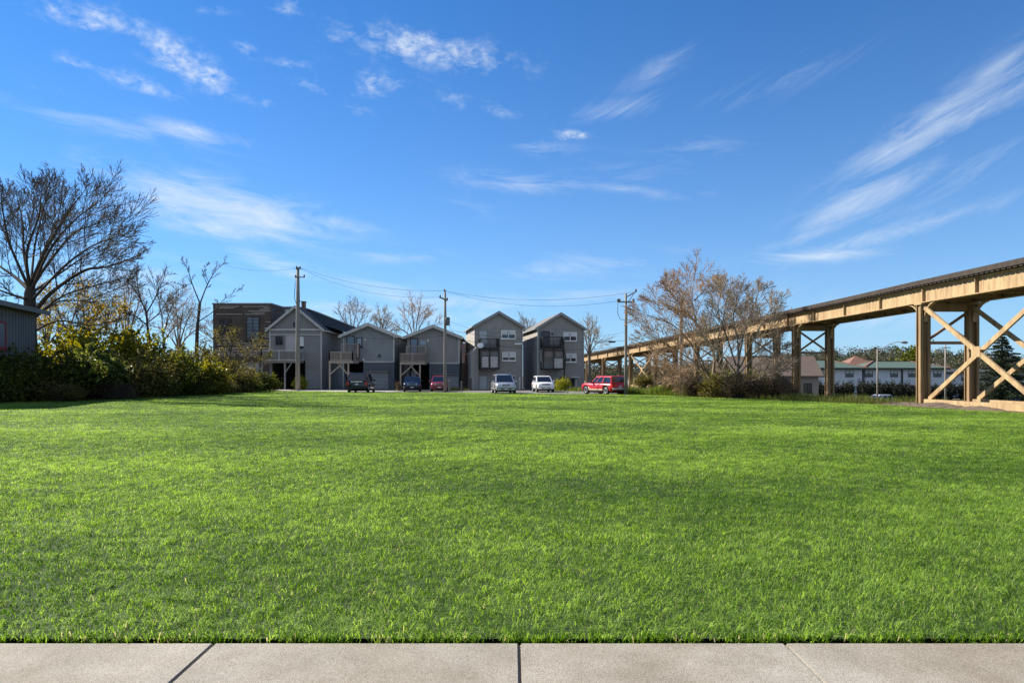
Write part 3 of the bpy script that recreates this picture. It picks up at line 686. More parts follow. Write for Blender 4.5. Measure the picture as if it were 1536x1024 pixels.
MB().box(-w/2-.09, -w/2-.004, 3.2, 4.4, h.z(548), h.z(539)).build('side_window', m_dark, r)

h, r, w = tall_house(841, 805.7, 876, 471, 492.5, 76, R(9), 'tall narrow grey house with dark metal balcony, behind the white SUV', s_blk2)
window(r, h.x(845), h.x(865.5), h.z(511.5), h.z(498), mv=1, blind=.4); window(r, h.x(846.5), h.x(865), h.z(543), h.z(530), mv=1, mh=1, blind=.4)
door(r, h.x(813), h.x(823), h.z(519), h.z(498), m=m_blue, fm=m_dark, glass=.5); door(r, h.x(856), h.x(862), .05, h.z(566), m=m_dark, fm=m_trimw)
MB().box(h.x(809.5), h.x(812.5), -.1, -.003, h.z(519), h.z(498)).build('shutter', m_blue, r)
fb = fire_balcony(r, h, 811, 841, (520, 553), 509, [(827,840,538,552)])
MB().box(h.x(814), h.x(826), -1.38, -1.33, h.z(536), h.z(524)).build('panel', mat('brown_panel', (.20,.165,.16), .8), fb); MB().box(h.x(829), h.x(841), -1.38, -1.33, h.z(536), h.z(524)).build('panel', mat('brown_panel', (0,0,0)), fb)
MB().bar((h.x(839),-1.5,h.z(520)), (h.x(843.5),-1.5,h.z(534)), .14, .14).bar((h.x(843.5),-1.5,h.z(534)), (h.x(841.5),-1.5,h.z(566)), .14, .14).build('stair_string', m_dark, fb)
MB().box(h.x(805.6), h.x(807), -.12, -.02, 0, h.z(494)).build('downspout', m_trimw, r)
MB().box(h.x(809), h.x(812), -.25, -.01, h.z(543), h.z(524.5)).build('meter_box', m_trim, r)
mb = MB(); mb.lathe([(.09,0),(.09,.14)], (0,-1,0), (h.x(828), -.003, h.z(500.5)), 12); mb.build('vent', m_dark, r)
MB().box(h.x(862.5), h.x(864.5), -.35, -.15, 0, h.z(567)).box(h.x(853), h.x(867), -.9, -.003, h.z(566.5)+.003, h.z(564.5)).build('entry_canopy', m_trimw, r)

# ---------------------------------------------------------------- fences, background house between the rows
fe = empty('wooden_fence', (-5.35, 77.6, 0), R(4), 'dark brown board fence closing the gap beside the tall house', 'fence')
mb = MB()
for i in range(9): mb.box(-.75+i*.165, -.75+i*.165+.15, 0, .03, .05, 3.1+.06*math.sin(i*2.1))
mb.build('boards', mat('brown_board', (.07,.045,.035), .85, var=.25), fe); MB().box(-.78, .78, .035, .1, .6, .7).box(-.78, .78, .035, .1, 2.4, 2.5).build('rail', m_wood2, fe)
bb = empty('brick_house', (-7.2, 97, 0), 0, 'red brick house partly seen in the gap between two grey houses', 'house')
MB().box(-2, 1.2, 0, 6, 0, 5.0).build('wall', brickmat('red_brick', (.22,.075,.05), (.30,.11,.075), (.3,.26,.22), .24, .08), bb)
mb = MB(); mb.prism([(-2.2,5.003),(1.4,5.003),(-.4,5.8)], -.2, 6.2); mb.build('roof', m_roofg, bb); MB().box(-.1, .5, 2, 2.6, 5.2, 6.4).build('chimney', mat('red_brick', (0,0,0)), bb)
def post(px, py0, py1, Y, label, w=.12, m=None):
    p = P(px, py0, Y); mb = MB(); hh = (py0-py1)/FL*Y+.4
    mb.box(-w/2, w/2, -w/2, w/2, -.1, hh-.4); mb.add([(-w/2-.01,-w/2-.01,hh-.4+.003),(w/2+.01,-w/2-.01,hh-.4+.003),(w/2+.01,w/2+.01,hh-.4+.003),(-w/2-.01,w/2+.01,hh-.4+.003),(0,0,hh-.33)], [(0,3,2,1),(0,1,4),(1,2,4),(2,3,4),(3,0,4)])
    o = mb.build('wooden_post', m or m_wood2, None, loc=(p.x, Y, 0)); tag(o, label, 'post'); return o
post(673.5, 587, 570, 65, 'short grey post just right of the middle utility pole', .16)
post(692, 584, 571, 70, 'short wooden post by the dark fence gap', .15)
post(706, 585, 566, 72, 'dark weathered post at the corner of the tall house porch', .2, mat('dark_post', (.06,.05,.05), .9))

# ---------------------------------------------------------------- utility poles and wires
def utility_pole(px, base, top, Y, r0, r1, label, parts):
    x = (px-CX)/FL*Y; H = EYE+(HZ-top)/FL*Y
    o = empty('utility_pole', (x, Y, 0), 0, label, 'utility pole')
    mb = MB(); mb.tube([(0,0,-.3),(0,0,H*.4),(.02,0,H*.75),(0,0,H)], [r0,r0*.85,r0*.62+r1*.3,r1], 14); mb.build('shaft', m_polew, o)
    parts(o, H, lambda py: EYE+(HZ-py)/FL*Y, lambda q: (q-px)/FL*Y)
    return Vector((x, Y, H))
def ins(mb, x, y, z): mb.lathe([(.03,-.02),(.05,0),(.09,.04),(.06,.09),(.09,.13),(.05,.2),(.02,.22)], (0,0,1), (x,y,z), 8)
m_ins = mat('porcelain', (.07,.06,.055), .3)
def parts1(o, H, Z, X):
    mb = MB(); mb.box(X(444.5), X(452), -.2, -.05, Z(404), Z(402)); mb.build('crossarm', m_polew, o); mb = MB(); mb.box(X(443), X(458), -.22, -.08, Z(416.6), Z(415.2)); mb.build('crossarm', m_polew, o)
    mb = MB(); ins(mb, X(445.5), -.14, Z(402)); ins(mb, X(450.5), -.14, Z(402)); ins(mb, X(444), -.15, Z(415)); ins(mb, X(457), -.15, Z(415)); mb.build('insulator', m_ins, o)
    MB().tube([(X(444),-.15,Z(416)),(X(443.5),-.2,Z(430)),(X(442.5),-.25,Z(447)),(X(445),-.2,Z(455))], .03, 5).build('drop_wire', m_dark, o)
    MB().tube([(X(448),0,Z(452)),(X(455),0,Z(452)),(X(455),0,Z(458))], .04, 5).build('bracket', m_dark, o)
def parts2(o, H, Z, X):
    mb = MB(); mb.bar((X(659.5),-.16,Z(446)), (X(671.5),-.16,Z(451)), .12, .14); mb.build('crossarm', m_polew, o)
    mb = MB(); ins(mb, X(660.5), -.16, Z(446)); ins(mb, X(667), -.1, Z(437)); ins(mb, X(671), -.16, Z(450)); mb.build('insulator', m_ins, o)
    mb = MB(); mb.lathe([(.20,0),(.24,.04),(.24,.72),(.2,.78),(.05,.8)], (0,0,1), (X(671.2),0,Z(488)), 14); mb.bar((0,0,Z(482)),(X(671.2),0,Z(482)),.08,.08); mb.build('transformer', mat('transformer_grey', (.12,.12,.13), .5), o)
def parts3(o, H, Z, X):
    mb = MB(); mb.box(X(925.5), X(951), -.2, -.07, Z(454), Z(452)); mb.bar((0,-.13,Z(446)), (X(954),-.13,Z(437.5)), .09, .09); mb.bar((X(943),-.13,Z(452)),(X(950),-.13,Z(441)),.05,.05); mb.build('crossarm', m_polew, o)
    mb = MB(); ins(mb, X(926.5), -.14, Z(452)); ins(mb, X(929), -.14, Z(452)); ins(mb, X(950), -.14, Z(452)); ins(mb, X(953.5), -.13, Z(437.5)); mb.build('insulator', m_ins, o)
    MB().tube([(X(926.5),-.14,Z(454)),(X(926),-.14,Z(470)),(X(930),-.14,Z(479)),(X(937),-.14,Z(480))], .022, 5).build('drop_wire', m_dark, o)
T1 = utility_pole(446.7, 585, 401, 72, .25, .15, 'tall wooden utility pole in front of the gabled house with black roof', parts1)
T2 = utility_pole(667.5, 588, 436, 64, .16, .095, 'wooden utility pole with a grey transformer beside the small maroon car', parts2)
T3 = utility_pole(938.7, 592, 440, 55.6, .145, .085, 'wooden utility pole beside the large red SUV', parts3)
def parts4(o, H, Z, X):
    mb = MB(); mb.box(X(1013), X(1027), -.2, -.07, Z(467.5), Z(465.5)); mb.build('crossarm', m_polew, o)
    mb = MB(); ins(mb, X(1014), -.14, Z(466)); ins(mb, X(1026), -.14, Z(466)); mb.build('insulator', m_ins, o)
T4 = utility_pole(1021.3, 585, 456, 66, .2, .12, 'grey utility pole seen through the bare trees at the trestle', parts4)
def wire(a, b, sag, label, r=.02, group=None, name='power_line'):
    a = Vector(a); b = Vector(b); pts = [a.lerp(b, i/20)-UP*(sag*4*(i/20)*(1-i/20)) for i in range(21)]
    c = (a+b)/2; mb = MB(); mb.tube([p-c for p in pts], r*.5, 5, sm=False)
    o = mb.build(name, mat('wire_jacket', (.02,.02,.022), 1., spec=0), None, loc=c); tag(o, label, 'wire', group); return o
G = 'overhead wires between the poles'
wire(P(330, 396, 84), P(444.8, 402.5, 72), .5, 'thin wire running left from the top of the tall left pole', .022, G)
wire(P(451, 402.5, 72), P(660.5, 445.5, 64), 1.0, 'lower wire sagging between the tall left pole and the middle pole', .022, G)
wire(P(451.5, 402, 72), P(667.5, 436, 64), .7, 'upper wire between the tall left pole and the middle pole', .022, G)
wire(P(667.5, 436, 64), P(929, 451, 55.6), .9, 'lower wire sagging between the middle pole and the right pole', .02, G)
wire(P(670.5, 437, 64), P(953.5, 437.5, 55.6), .75, 'upper wire between the middle pole and the right pole', .02, G)
wire(P(512, 503, 73), P(667, 503, 64.2), .35, 'cable along the fronts of the two low houses to the middle pole', .03, G)
wire(P(667.5, 503, 64.2), P(938, 519, 55.8), .75, 'lower cable passing the tall houses to the right pole', .03, G)
wire(P(667.5, 494, 64.2), P(938, 511, 55.8), .45, 'upper cable passing the tall houses to the right pole', .024, G)
wire(P(669, 478, 64), P(712, 519, 76), 1.1, 'looping service drop from the transformer to the tall house', .025, G)
wire(P(668, 479, 64), P(806, 492, 75), .9, 'service drop from the middle pole to the eave of the last tall house', .018, G)
wire(P(450, 460, 72), P(620, 506, 76), .6, 'service drop from the tall left pole to the second low house', .02, G)
wire(P(938, 497, 55.8), P(877, 500, 76), .3, 'short service drop from the right pole to the last tall house', .018, G)
for px, py, Y, L, lab in ((918, 512.5, 57, .62, 'dark splice box hanging on the upper cable left of the right pole'),):
    o = MB().box(-L/2, L/2, -.07, .07, -.07, .07).build('splice_box', m_dark, None, bevel=.03, loc=P(px, py, Y)); tag(o, lab, 'cable box')

# ---------------------------------------------------------------- viaduct
def vx(y): return 22-.00172*max(0, y-34)**2
def vz(y): return float(np.interp(y, [0,28,36,50,62,75,88,102,114,140], [6.12,6.24,6.30,6.26,6.16,5.92,5.55,5.10,4.68,3.7]))
def vfr(y):
    d = Vector((vx(y+.1)-vx(y-.1), .2, 0)).normalized(); return Vector((vx(y), y, 0)), d, Vector((d.y, -d.x, 0))   # point, along, to the right
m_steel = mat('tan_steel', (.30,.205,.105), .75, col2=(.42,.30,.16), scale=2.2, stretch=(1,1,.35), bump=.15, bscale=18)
def rusty(m):      # rust runs and soot on the paint
    nt = m.node_tree; N = nt.nodes; L = nt.links; b = N['Principled BSDF']; base = b.inputs['Base Color'].links[0].from_socket
    tc = N['Texture Coordinate']; mp = N.new('ShaderNodeMapping'); mp.inputs['Scale'].default_value = (2.4,2.4,.28); L.new(tc.outputs['Object'], mp.inputs[0])
    n = N.new('ShaderNodeTexNoise'); n.inputs['Scale'].default_value = 1.6; n.inputs['Detail'].default_value = 9; n.inputs['Roughness'].default_value = .72; L.new(mp.outputs[0], n.inputs['Vector'])
    r = N.new('ShaderNodeValToRGB'); r.color_ramp.elements[0].position = .47; r.color_ramp.elements[0].color = (0,0,0,1); r.color_ramp.elements[1].position = .74; r.color_ramp.elements[1].color = (1,1,1,1)
    L.new(n.outputs['Fac'], r.inputs[0]); mx = N.new('ShaderNodeMix'); mx.data_type = 'RGBA'; L.new(r.outputs[0], mx.inputs['Factor']); L.new(base, mx.inputs[6]); mx.inputs[7].default_value = (.17,.085,.04,1)
    L.new(mx.outputs[2], b.inputs['Base Color'])
rusty(m_steel)
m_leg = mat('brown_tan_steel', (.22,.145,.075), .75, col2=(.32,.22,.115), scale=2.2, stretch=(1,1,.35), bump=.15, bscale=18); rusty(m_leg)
m_rust = mat('rusty_steel', (.20,.12,.07), .8, col2=(.30,.19,.11), scale=4)
m_tie = mat('creosote_timber', (.026,.020,.016), .95, col2=(.06,.046,.037), scale=3)
via = empty('railway_viaduct', (22, 40, 0), 0, 'long elevated tan steel railway viaduct on braced legs', 'viaduct')
O = Vector((22, 40, 0)); BW = 2.6; Y0, Y1 = 2., 132.
stn = list(np.arange(Y0, Y1+.1, 2.))
def sweep(mb, off, zlo, zhi, wd):
    vs = []; n = len(stn)
    for y in stn:
        p, d, r = vfr(y); z = vz(y)
        for s_, zz in ((-1,zlo),(1,zlo),(1,zhi),(-1,zhi)): vs.append(p-O+r*(off+s_*wd/2)+UP*(z+zz))
    fs = [(i*4+j, i*4+(j+1)%4, i*4+4+(j+1)%4, i*4+4+j) for i in range(n-1) for j in range(4)]+[(3,2,1,0), tuple(range(4*n-4, 4*n))]
    mb.add(vs, fs)
for off, nm in ((0, 1), (BW, 1)):
    mb = MB(); sweep(mb, off, -.78, -.045, .05); sweep(mb, off, -.048, 0, .34); sweep(mb, off, -.825, -.777, .34)
    y = 3.1; k = 0
    while y < Y1-1:
        p, d, r = vfr(y); z = vz(y); big = k % 4 == 0
        for s_ in (-1, 1):
            c = p-O+r*(off+s_*.1); mb.bar(c+UP*(z-.775), c+UP*(z-.05), .14, .03 if not big else .06, d)
        y += 1.02 if False else 4.05; k += 1
    mb.build('girder', m_steel, via)
mb = MB(); y = Y0+.2
while y < Y1:
    p, d, r = vfr(y); z = vz(y); c = p-O+UP*(z+.125); mb.bar(c-r*.34, c+r*(BW+.34), .23, .20); y += .34
mb.build('ties', m_tie, via)
mb = MB(); sweep(mb, -.26, .23, .36, .16); sweep(mb, BW+.26, .23, .36, .16); sweep(mb, -.365, .10, .30, .045); sweep(mb, BW+.365, .10, .30, .045); mb.build('guard_timber', m_tie, via)
mb = MB()
for off in (.55, 2.05): sweep(mb, off, .23, .37, .07)
mb.build('rail', m_rust, via)
mb = MB(); y = 3.1; s_ = 1
while y < Y1-2.2:
    p, d, r = vfr(y); q, d2, r2 = vfr(y+2.02); z = vz(y)-.7; z2 = vz(y+2.02)-.7
    mb.bar(p-O+r*.06+UP*z, p-O+r*(BW-.06)+UP*z, .14, .16)
    a, b = (p-O+r*.1, q-O+r2*(BW-.1)) if s_ > 0 else (p-O+r*(BW-.1), q-O+r2*.1)
    mb.bar(a+UP*(z+.05), b+UP*(z2+.05), .1, .08); s_ = -s_; y += 2.02
mb.build('lateral_bracing', m_leg, via)
BENTS = [18.6, 27.2, 35.65, 50.5, 59, 71, 83, 91.5, 102, 109, 121]
def col_at(y, off):
    p, d, r = vfr(y); c = p-O+r*off; zt = vz(y)-.828; g = ground_z(*(c+O).xy)-.25
    mb = MB()                                                         # two channels and a web, with lacing plates
    for s_ in (-1, 1): mb.bar(c+r*s_*.17+UP*g, c+r*s_*.17+UP*zt, .05, .40, d)
    mb.bar(c+UP*g, c+UP*zt, .288, .06, d)
    for s_ in (-1, 1):
        for t in (-1, 1): mb.bar(c+r*s_*.235+d*t*.175+UP*g, c+r*s_*.235+d*t*.175+UP*zt, .08, .045, d)
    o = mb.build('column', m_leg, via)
    mb = MB(); b0_ = c+UP*g; mb.bar(b0_+UP*.22, b0_+UP*.34, .75, .7, d); mb.build('base_plate', m_rust, o)
    mb = MB(); mb.bar(c+UP*(g-.2), c+UP*(g+.218), 1.0, .95, d); mb.build('footing', m_conc, o)
    mb = MB(); mb.bar(c+UP*(zt-.10), c+UP*(zt-.003), .62, .62, d); mb.build('cap_plate', m_steel, o)
    for t in (-1, 1):                                                 # curved knee brackets under the girder
        pts = []
        for i in range(7):
            a = i/6*math.pi/2; pts.append(c+d*t*(.2+.95*(1-math.cos(a)))+UP*(zt-.02-1.0*(1-math.sin(a))))
        mb = MB()
        for a, b in zip(pts, pts[1:]): mb.bar(a, b, .22, .06)
        mb.build('knee_bracket', m_steel, o)
    return c, zt, g
for y in BENTS:
    p, d, r = vfr(y); A = col_at(y, 0); B = col_at(y, BW); (a, zt, g), (b, _, _) = A, B; zs = g+.25+3.3*(zt/5.4)
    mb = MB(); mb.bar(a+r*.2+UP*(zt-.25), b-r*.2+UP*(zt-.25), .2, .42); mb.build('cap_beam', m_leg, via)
    MB().bar(a+r*.2+UP*zs, b-r*.2+UP*zs, .12, .16).build('strut', m_rust, via)
    for u, w_ in ((a+r*.2, b-r*.2), (b-r*.2, a+r*.2)):
        k = .05 if u is not a else 0
        MB().bar(u+UP*(zs+.1)+d*(.06 if (u-a).length < 1 else -.06), w_+UP*(zt-.5)+d*(.06 if (u-a).length < 1 else -.06), .10, .13).build('cross_brace', m_rust, via)
for y0, y1 in ((27.2, 35.65), (83, 91.5)):
    for off in (0, BW):
        p, d, r = vfr(y0); q, d2, r2 = vfr(y1); a = p-O+r*off; b = q-O+r2*off; g = -.05; zt = vz(y0)-1.05; zt2 = vz(y1)-1.05; w_ = .225 if y0 < 50 else .14
        MB().bar(a+d*.2+UP*(g+.3)-r*.09, b-d*.2+UP*zt2-r*.09, .10, w_).build('diagonal_brace', m_steel, via)
        MB().bar(b-d*.2+UP*(g+.3)+r*.09, a+d*.2+UP*zt+r*.09, .10, w_).build('diagonal_brace', m_steel, via)
        MB().bar(a+d*.2+UP*.2, b-d*.2+UP*.2, .28, .30).build('base_sill', m_steel, via)
        c = (a+b)/2+UP*((g+.3+zt)/2); MB().bar(c-r*.15-d*.3, c-r*.142+d*.3, .012, .5).build('gusset_plate', m_steel, via)

# ---------------------------------------------------------------- long white building and neighbours beyond the viaduct
m_stucco = mat('white_stucco', (.54,.55,.58), .85, var=.07, scale=1)
m_rgreen = mat('green_shingle', (.055,.09,.075), .85, col2=(.08,.125,.105), scale=2, bump=.4, bscale=12)
m_rterra = mat('terracotta_tile', (.15,.075,.052), .8, col2=(.21,.11,.08), scale=3)
m_rbrown = mat('brown_shingle', (.095,.068,.055), .85, col2=(.135,.098,.08), scale=2)
GB = -2.5
def long_block(name, label, x0, x1, Y, ze, zr, D, wins, m_roof, hip=(1,1), cap=True, low=True):
    c = (x0+x1)/2; w = (x1-x0)/2; o = empty(name, (c, Y, GB), 0, label, 'building'); ze -= GB; zr -= GB
    MB().box(-w, w, 0, D, 0, ze).build('wall', m_stucco, o)
    ov = .7; e = w+ov; hl, hr = (D/2*1.0 if hip[0] else 0), (D/2*1.0 if hip[1] else 0)
    rf = MB(); t = .16
    for dz in (0, ):
        rf.add([(-e,-ov,ze+.01),(e,-ov,ze+.01),(e,D+ov,ze+.01),(-e,D+ov,ze+.01),(-e,-ov,ze+t),(e,-ov,ze+t),(e,D+ov,ze+t),(-e,D+ov,ze+t),(-e+hl,D/2,zr),(e-hr,D/2,zr)],
               [(3,2,1,0),(0,1,5,4),(1,2,6,5),(2,3,7,6),(3,0,4,7),(4,5,9,8),(6,7,8,9),(5,6,9),(7,4,8)])
    ro = rf.build('roof', m_roof, o)
    if cap:
        mb = MB(); mb.bar((-e+hl,D/2,zr+.03),(e-hr,D/2,zr+.03),.3,.14)
        for sx, hh in ((-1,hl),(1,hr)):
            mb.bar((sx*(e-hh),D/2,zr+.04),(sx*e,-ov,ze+t+.05),.45,.22)
        mb.build('ridge_cap', m_rterra, ro)
    MB().box(-e-.03, e+.03, -ov-.06, -ov-.004, ze-.12, ze+t+.03).build('fascia', m_dark, o)
    for px, ww in wins:
        x = (px-CX)/FL*Y-c; window(o, x-ww/2, x+ww/2, ze-1.45, ze-.38, mv=1, fm=m_dark, fw=.07, blind=.3)
        if low: window(o, x-ww/2, x+ww/2, .8, 2.2, mv=1, fm=m_dark, fw=.07)
    return o, c
k = .125
o, c = long_block('white_building', 'long white two-storey building left of the street lamp, green roof with a sloping red ridge', 434*k, 525*k, 125, 2.85, 4.55, 9, [(1234,1.0),(1274,1.5)], m_rgreen)
door(o, (1206.5-CX)*k-c, (1211-CX)*k-c, .05, 2.4, m=m_blue, fm=m_dark)
o, c = long_block('white_building', 'long white two-storey building with green roof right of the street lamp', 532*k, 652*k, 125.6, 2.85, 4.35, 9, [(1303,1.5),(1341,1.4),(1368,1.4),(1406,1.5)], m_rgreen)
MB().box((1354.5-CX)*k-c, (1354.5-CX)*k-c+.25, -.2, -.003, 0, 5.2).build('downspout', m_dark, o)
o, c = long_block('white_building', 'low white building with dark roof at the right edge behind the conifer', 664*k, 800*k, 129, 2.1, 2.9, 8, [(1447,1.3),(1478,1.6),(1508,1.5),(1530,1.5)], m_roofd, cap=False)
o = empty('stair_tower', (530.2*k-.5, 126.5, GB), 0, 'dark narrow stair tower between the two white buildings', 'tower')
MB().box(-.9, .9, 0, 6, 0, 4.6).build('wall', m_dark, o); MB().box(-1.0, 1.0, -.1, 6.1, 4.603, 4.75).build('roof', m_roofd, o)
o = empty('hip_roof_house', (79, 150, GB), 0, 'house whose small terracotta pyramid roof shows above the green roof', 'house')
MB().box(-3.4, 3.4, 0, 6.8, 0, 6.1).build('wall', m_stucco, o); mb = MB(); mb.add([(-4,-.6,6.103),(4,-.6,6.103),(4,7.4,6.103),(-4,7.4,6.103),(0,3.4,8.6)], [(3,2,1,0),(0,1,4),(1,2,4),(2,3,4),(3,0,4)]); mb.build('roof', m_rterra, o)
o = empty('brown_roof_house', (41.3, 104, GB), R(-8), 'house with a wide brown shingle roof behind the bare clump of trees', 'house')
MB().box(-6.2, 6.2, 0, 9, 0, 4.0).build('wall', mat('brown_stucco', (.26,.22,.20), .9), o)
mb = MB(); mb.prismx([(-.7,3.85),(4.5,7.0),(9.7,3.85),(9.7,4.05),(4.5,7.25),(-.7,4.05)], -6.8, 6.8); mb.build('roof', m_rbrown, o)
for x in (-4.6, -1.5, 1.6, 4.6): window(o, x-.6, x+.6, 1.4, 2.9, mv=1, fm=m_dark)
o = empty('long_shed', (23.5, 96, -.2), R(4), 'low grey shed with flat dark roof under the viaduct', 'shed')
MB().box(-5.8, 9.5, 0, 6, -1.4, 1.55).build('wall', mat('grey_block', (.33,.335,.34), .9, var=.12), o); MB().box(-6, 9.7, -.25, 6.2, 1.553, 1.72).build('roof', m_roofd, o)
for x in (-3.6, .2): window(o, x-.6, x+.6, .3, 1.2, mv=1, fm=m_trimw)
o = empty('grey_shed', (0, 0, 0), 0, 'grey plank building with red-framed window at the left edge of the lawn', 'shed')
m_plank = mat('grey_plank', (.13,.118,.108), .9, col2=(.24,.215,.195), scale=2.5, stretch=(5,5,.35), bump=.4, bscale=10)
o.location = (-32.9, 46, 0); o.rotation_euler = (0, 0, math.atan2(.963, -.27)); EH = 5.95
mb = MB(); mb.prismx([(0,0),(0,EH),(8,EH+1.6),(8,0)], -11, 0); mb.build('wall', m_plank, o)
mb = MB(); rr_ = random.Random(2); x = -11.0
while x < -.1: mb.box(x, x+.03, -.02, -.002, 0, EH-.1); x += rr_.uniform(.36, .5)
mb.build('batten', mat('grey_batten', (.13,.12,.11), .9), o)
mb = MB(); mb.prismx([(-.65,EH-.10),(8.5,EH+1.72),(8.5,EH+1.95),(-.65,EH+.12)], -11.4, .55); ro = mb.build('roof', m_roofg, o)
MB().box(-11.42, .57, -.70, -.653, EH-.16, EH+.15).build('fascia', m_wood2, ro)
window(o, -5.6, -4.45, 3.25, 4.95, mv=0, fm=mat('red_paint', (.30,.035,.03), .6), fw=.12, gm=mat('dull_glass', (.16,.16,.17), .3))
# street lamp and thin pole beyond
def lamp(px, Y, top, reach, label):
    x = (px-CX)/FL*Y; g = ground_z(x, Y); H = EYE+(HZ-top)/FL*Y-g; o = empty('street_lamp', (x, Y, g), 0, label, 'street lamp')
    MB().tube([(0,0,0),(0,0,H)], [.11,.08], 10).build('pole', m_polew, o)
    pts = [(0,0,H-.3)]+[(reach*t, 0, H-.3+1.3*math.sin(t*1.9)) for t in (.15,.3,.45,.6,.75,.9,1.)]
    MB().tube(pts, .042, 6).tube([(0,0,H-.9),(reach*.33,0,H+.4)], .03, 5).build('arm', m_trim, o)
    mb = MB(); e = Vector(pts[-1]); mb.lathe([(.05,-.5),(.14,-.4),(.2,0),(.14,.35),(.04,.4)], (1,0,-.1), e, 10); mb.build('lamp_head', m_trim, o)
lamp(1316, 88, 524, 3.6, 'curved-arm street lamp standing before the white building')
o = empty('utility_pole', (61.5, 94.6, ground_z(61.5, 94.6)), 0, 'thin brown pole seen between the two nearest viaduct legs', 'utility pole')
MB().tube([(0,0,0),(0,0,8.6)], [.14,.09], 8).build('shaft', m_polew, o); MB().box(-.7, .7, -.12, -.04, 8.1, 8.22).build('crossarm', m_polew, o)

# ---------------------------------------------------------------- vehicles
m_tyre = mat('rubber', (.015,.015,.016), .85); m_rim = mat('alloy', (.55,.56,.58), .35, .7); m_chrome = mat('chrome', (.7,.7,.7), .15, 1.)
m_black = mat('black_plastic', (.02,.02,.022), .6); m_carg = mat('car_glass', (.012,.016,.022), .04, spec=.9); m_red = mat('tail_red', (.45,.015,.015), .25, coat=.5)
m_lens = mat('headlight_lens', (.72,.74,.76), .15, coat=.6); m_plate = mat('plate', (.6,.6,.6), .5); m_amber = mat('amber', (.6,.22,.03), .3)
def bool_cut(o, cuts):
    mods = []
    for c in cuts:
        md = o.modifiers.new('cut', 'BOOLEAN'); md.operation = 'DIFFERENCE'; md.object = c; md.solver = 'EXACT'
    bpy.context.view_layer.update(); dg = bpy.context.evaluated_depsgraph_get()
    me = bpy.data.meshes.new_from_object(o.evaluated_get(dg)); o.modifiers.clear(); old = o.data; o.data = me
    for c in cuts: bpy.data.objects.remove(c)
